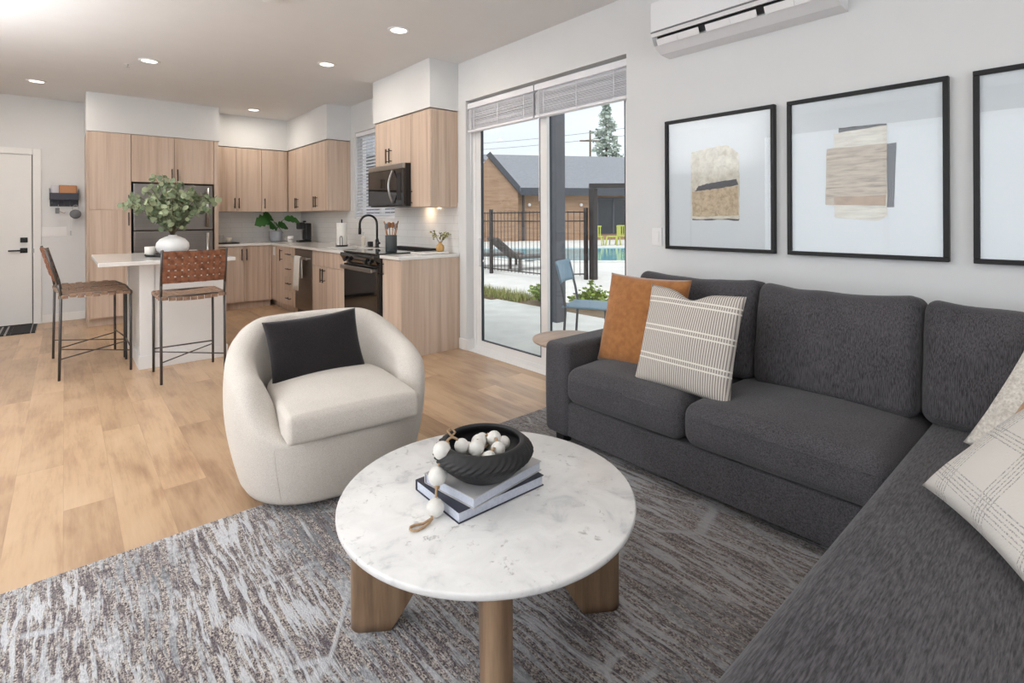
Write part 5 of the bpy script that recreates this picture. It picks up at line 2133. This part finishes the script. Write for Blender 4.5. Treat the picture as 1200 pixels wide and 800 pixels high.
# pool
f = thing('swimming_pool', 'blue swimming pool behind the iron fence', 'pool', (17, 13.5, GZ))
pool = [(10.4, 11.2), (13.8, 8.0), (19.2, 12.9), (12.9, 18.0), (10.2, 15.0)]
MB().poly(pool, GZ + .001, GZ + .012).build('water', M['pool_water'], f)
cp_ = MB()
for a, b_ in zip(pool, pool[1:] + pool[:1]):
    a, b_ = Vector((*a, GZ + .02)), Vector((*b_, GZ + .02))
    mm = axes((a + b_) / 2, b_ - a, V(0, 0, 1).cross(b_ - a))
    cp_.box(-(b_ - a).length / 2 - .15, (b_ - a).length / 2 + .15, -.15, .15, -.019, .02, m=mm)
cp_.build('coping', M['concrete'], f)
for (x, y, lab) in ((10.0, 10.2, 'pool handrail seen through the left door pane'), (12.2, 8.0, 'white pool handrail at the right edge of the door')):
    o = MB().tube([(x, y, GZ + .0), (x, y, .75), (x + .1, y + .08, .85), (x + .25, y + .2, .80), (x + .7, y + .5, .1), (x + .7, y + .5, GZ)], .024, n=8).build('pool_handrail', M['white_chrome'])
    tag(o, lab, 'handrail')


# loungers behind the fence
def lounger(label, x, y, rz):
    f_ = thing('pool_lounger', label, 'lounger', (x, y, GZ), rz, local=True, group='dark loungers by the pool')
    MB().box(-.33, .33, -.9, .3, .30, .36, .01).build('seat', M['lounger_dark'], f_)
    mm_ = Matrix.Translation((0, .3, .33)) @ Matrix.Rotation(R(40), 4, 'X')
    MB().box(-.33, .33, 0, .75, -.03, .03, .01, m=mm_).build('backrest', M['lounger_dark'], f_)
    for sx_ in (-.28, .28):
        for sy_ in (-.8, .25):
            MB().box(sx_ - .03, sx_ + .03, sy_ - .03, sy_ + .03, 0, .30).build('leg', M['lounger_dark'], f_)
    return f_


l0 = lounger('dark pool lounger behind the fence at the far left of the door pane', 8.72, 11.0, R(60))
dup(l0, (8.85, 9.75, GZ), R(75), 'dark pool lounger behind the fence, next to the porch post')

# yellow-green chairs by the far side
def gchair(label, x, y, rz):
    f_ = thing('garden_chair', label, 'chair', (x, y, GZ), rz, local=True, group='lime green chairs beyond the pool')
    MB().box(-.25, .25, -.25, .25, .40, .44, .01).build('seat', M['chair_green'], f_)
    m_ = MB()
    for q in range(5): m_.box(-.22 + q * .10, -.18 + q * .10, .24, .27, .44, .92)
    m_.box(-.26, .26, .24, .27, .88, .94)
    m_.build('backrest', M['chair_green'], f_)
    for sx_ in (-.23, .23):
        for sy_ in (-.23, .23):
            MB().tube([(sx_, sy_, .42), (sx_ * 1.2, sy_ * 1.2, 0)], .03, n=6).build('leg', M['chair_green'], f_)
    return f_


g0 = gchair('lime green chair beyond the pool, left one', 18.9, 15.7, R(120))
dup(g0, (19.6, 15.3, GZ), R(200), 'lime green chair beyond the pool, middle one')
dup(g0, (20.4, 15.4, GZ), R(-60), 'lime green chair beyond the pool, right one')

# clubhouse far behind
f = thing('clubhouse', 'low clubhouse with brown siding and grey roof beyond the pool', 'building', (20, 24, GZ))
# facade plane roughly square to the viewing direction
o1 = V(13.73, 25.26, GZ)
dx_ = V(.87, -.493, 0)
nx_ = V(.493, .87, 0)
HW = 2.75


def hb(m_, a0, a1, d0, d1, z0_, z1_, bev=0):
    mm_ = Matrix(((dx_.x, nx_.x, 0, o1.x), (dx_.y, nx_.y, 0, o1.y), (0, 0, 1, 0), (0, 0, 0, 1)))
    m_.box(a0, a1, d0, d1, z0_, z1_, bev, m=mm_)
    return mm_


m = MB()
hm = hb(m, -3.8, 23, 0, 8, GZ, HW)
# gable end at the left
v0 = [hm @ V(-3.8, 0, HW), hm @ V(-3.8, 8, HW), hm @ V(-3.8, 8, HW)]
m.build('wall', M['siding'], f)
m = MB()


def roofpt(a_, d_, z_): return m.bm.verts.new(hm @ V(a_, d_, z_))


RG = 5.2
e0 = .5
vA = [roofpt(6.7, -e0, HW - .02), roofpt(24, -e0, HW - .02), roofpt(24, 4.5, RG), roofpt(5.0, 4.5, RG)]
vB = [roofpt(6.7, -e0, HW + .20), roofpt(24, -e0, HW + .20), roofpt(24, 4.5, RG + .2), roofpt(5.0, 4.5, RG + .2)]
for q in ((0, 1, 2, 3),): m.bm.faces.new([vA[i] for i in reversed(q)]); m.bm.faces.new([vB[i] for i in q])
for i in range(4): m.bm.faces.new([vA[i], vA[(i + 1) % 4], vB[(i + 1) % 4], vB[i]])
rf = m.build('roof', M['roof_grey'], f)
m = MB()
hb(m, 6.7, 24, -e0 - .05, -e0 + .05, HW - .22, HW + .20)
m.build('fascia', M['fascia_dark'], rf)
# gable wall (siding triangle left of the rake)
m = MB()
tri = [(-8, HW), (-3.4, RG), (1.4, HW)]
mm = Matrix(((dx_.x, 0, nx_.x, o1.x), (dx_.y, 0, nx_.y, o1.y), (0, 1, 0, 0), (0, 0, 0, 1)))
m.poly([(-3, GZ), (6.6, GZ), (6.6, HW), (4.95, RG - 0.55), (3.3, HW)], -.3, -.05, m=mm)
m.build('gable_wall', M['siding'], f)
m = MB()
a, b_ = hm @ V(6.8, -.35, HW - .05), hm @ V(4.9, -.35, RG - .35)
m2 = axes((a + b_) / 2, b_ - a, V(0, 0, 1))
m.box(-(b_ - a).length / 2, (b_ - a).length / 2, -.14, .14, -.08, .08, m=m2)
m.build('rake_board', M['fascia_dark'], rf)
m = MB()
hb(m, 11.4, 13.4, -.06, .05, .3, 2.35)
wd = m.build('window', M['dark_window'], f)
m = MB()
for a_ in (11.4, 12.4, 13.4): hb(m, a_ - .05, a_ + .05, -.09, -.06, .3, 2.4)
hb(m, 11.35, 13.45, -.09, -.06, 2.3, 2.42)
m.build('mullion', M['fascia_dark'], wd)
for a_ in (7.3, 10.4):
    m = MB()
    m.lathe([(0, -.1), (.07, -.07), (.1, 0), (.07, .07), (0, .1)], hm @ V(a_, -.1, 2.0), 12)
    m.build('wall_lamp', M['white_plastic'], f)
for a_ in (6.9, ):
    m = MB()
    hb(m, a_, a_ + .1, -.16, -.06, GZ, HW)
    m.build('downpipe', M['fascia_dark'], f)


# conifers
def conifer(label, x, y, h_, r_, seed, dens=1.0, z=GZ):
    rn = random.Random(seed)
    f_ = thing('conifer_tree', label, 'tree', (x, y, z), group='trees behind the clubhouse')
    MB().cyl((x, y, z), (x, y, z + h_ * .97), .22, .03, n=8).build('trunk', M['trunk'], f_)
    m_ = MB()
    nlev = int(26 * dens)
    for lv in range(nlev):
        k = lv / nlev
        zz = z + h_ * (.22 + .78 * k)
        rr = r_ * (1 - k) ** .8 * rn.uniform(.7, 1.1) + .15
        for bnum in range(9):
            a = rn.uniform(0, 2 * PI)
            L_ = rr * rn.uniform(.5, 1)
            for q in range(int(5 + 4 * L_)):
                s_ = rn.random() ** .7 * L_
                p = V(x + s_ * math.cos(a) + rn.uniform(-.15, .15), y + s_ * math.sin(a) + rn.uniform(-.15, .15), zz - .22 * s_ + rn.uniform(-.12, .12))
                leaf_disc(m_, p, (rn.uniform(-1, 1), rn.uniform(-1, 1), rn.uniform(-1, 1)), rn.uniform(.07, .16), 5, aspect=1.6)
    m_.build('foliage', M['conifer'], f_, fix=False)


def along(px, dist):
    """ground position at the horizontal angle whose tangent from the lens axis is (px-600)/604.7"""
    a = YAW + math.atan((px - 600) / 604.71)
    return dist * math.sin(a), dist * math.cos(a)


x, y = along(711, 46)
conifer('tall feathery conifer rising behind the clubhouse roof', x, y, 11.5, 3.1, 3)
x, y = along(692, 50)
o = MB().cyl((x, y, GZ), (x, y, 9.6), .12, .08, n=8)
for k in (-1, 1): pass
mm = axes((x, y, 8.6), (.8, -.6, 0), (0, 0, 1))
o.box(-1.0, 1.0, -.06, .06, -.06, .06, m=mm)
o = o.build('utility_pole', M['trunk'])
tag(o, 'wooden utility pole left of the tall conifer', 'pole')
x0_, y0_ = along(520, 62)
x1_, y1_ = along(760, 50)
for k, zz in enumerate((9.9, 9.2)):
    pts = []
    for i in range(13):
        q = i / 12
        pts.append((x0_ + (x1_ - x0_) * q, y0_ + (y1_ - y0_) * q, zz - 1.0 * 4 * q * (1 - q) * .25))
    o = MB().tube(pts, .018, n=4).build('power_line', M['post_grey'])
    tag(o, ('upper' if k == 0 else 'lower') + ' thin overhead power line against the sky', 'wire', 'power lines against the sky')

# soft outlines of rooflines in the kitchen window view
o = thing('neighbour_house', 'grey neighbouring house seen through the kitchen blind', 'building', (8, 20, GZ))
MB().box(6.5, 9.0, 16.5, 23, GZ, 3.4).build('wall', M['post_grey'], o)
MB().poly([(16.2, 3.4), (23.3, 3.4), (19.75, 5.2)], 6.2, 9.3, m=Matrix(((0, 0, 1, 0), (1, 0, 0, 0), (0, 1, 0, 0), (0, 0, 0, 1)))).build('roof', M['roof_grey'], o)
MB().box(6.46, 6.5, 17.2, 18.6, .9, 2.2).build('window', M['dark_window'], o)
MB().box(6.46, 6.5, 20, 21.4, .9, 2.2).build('window', M['dark_window'], o)
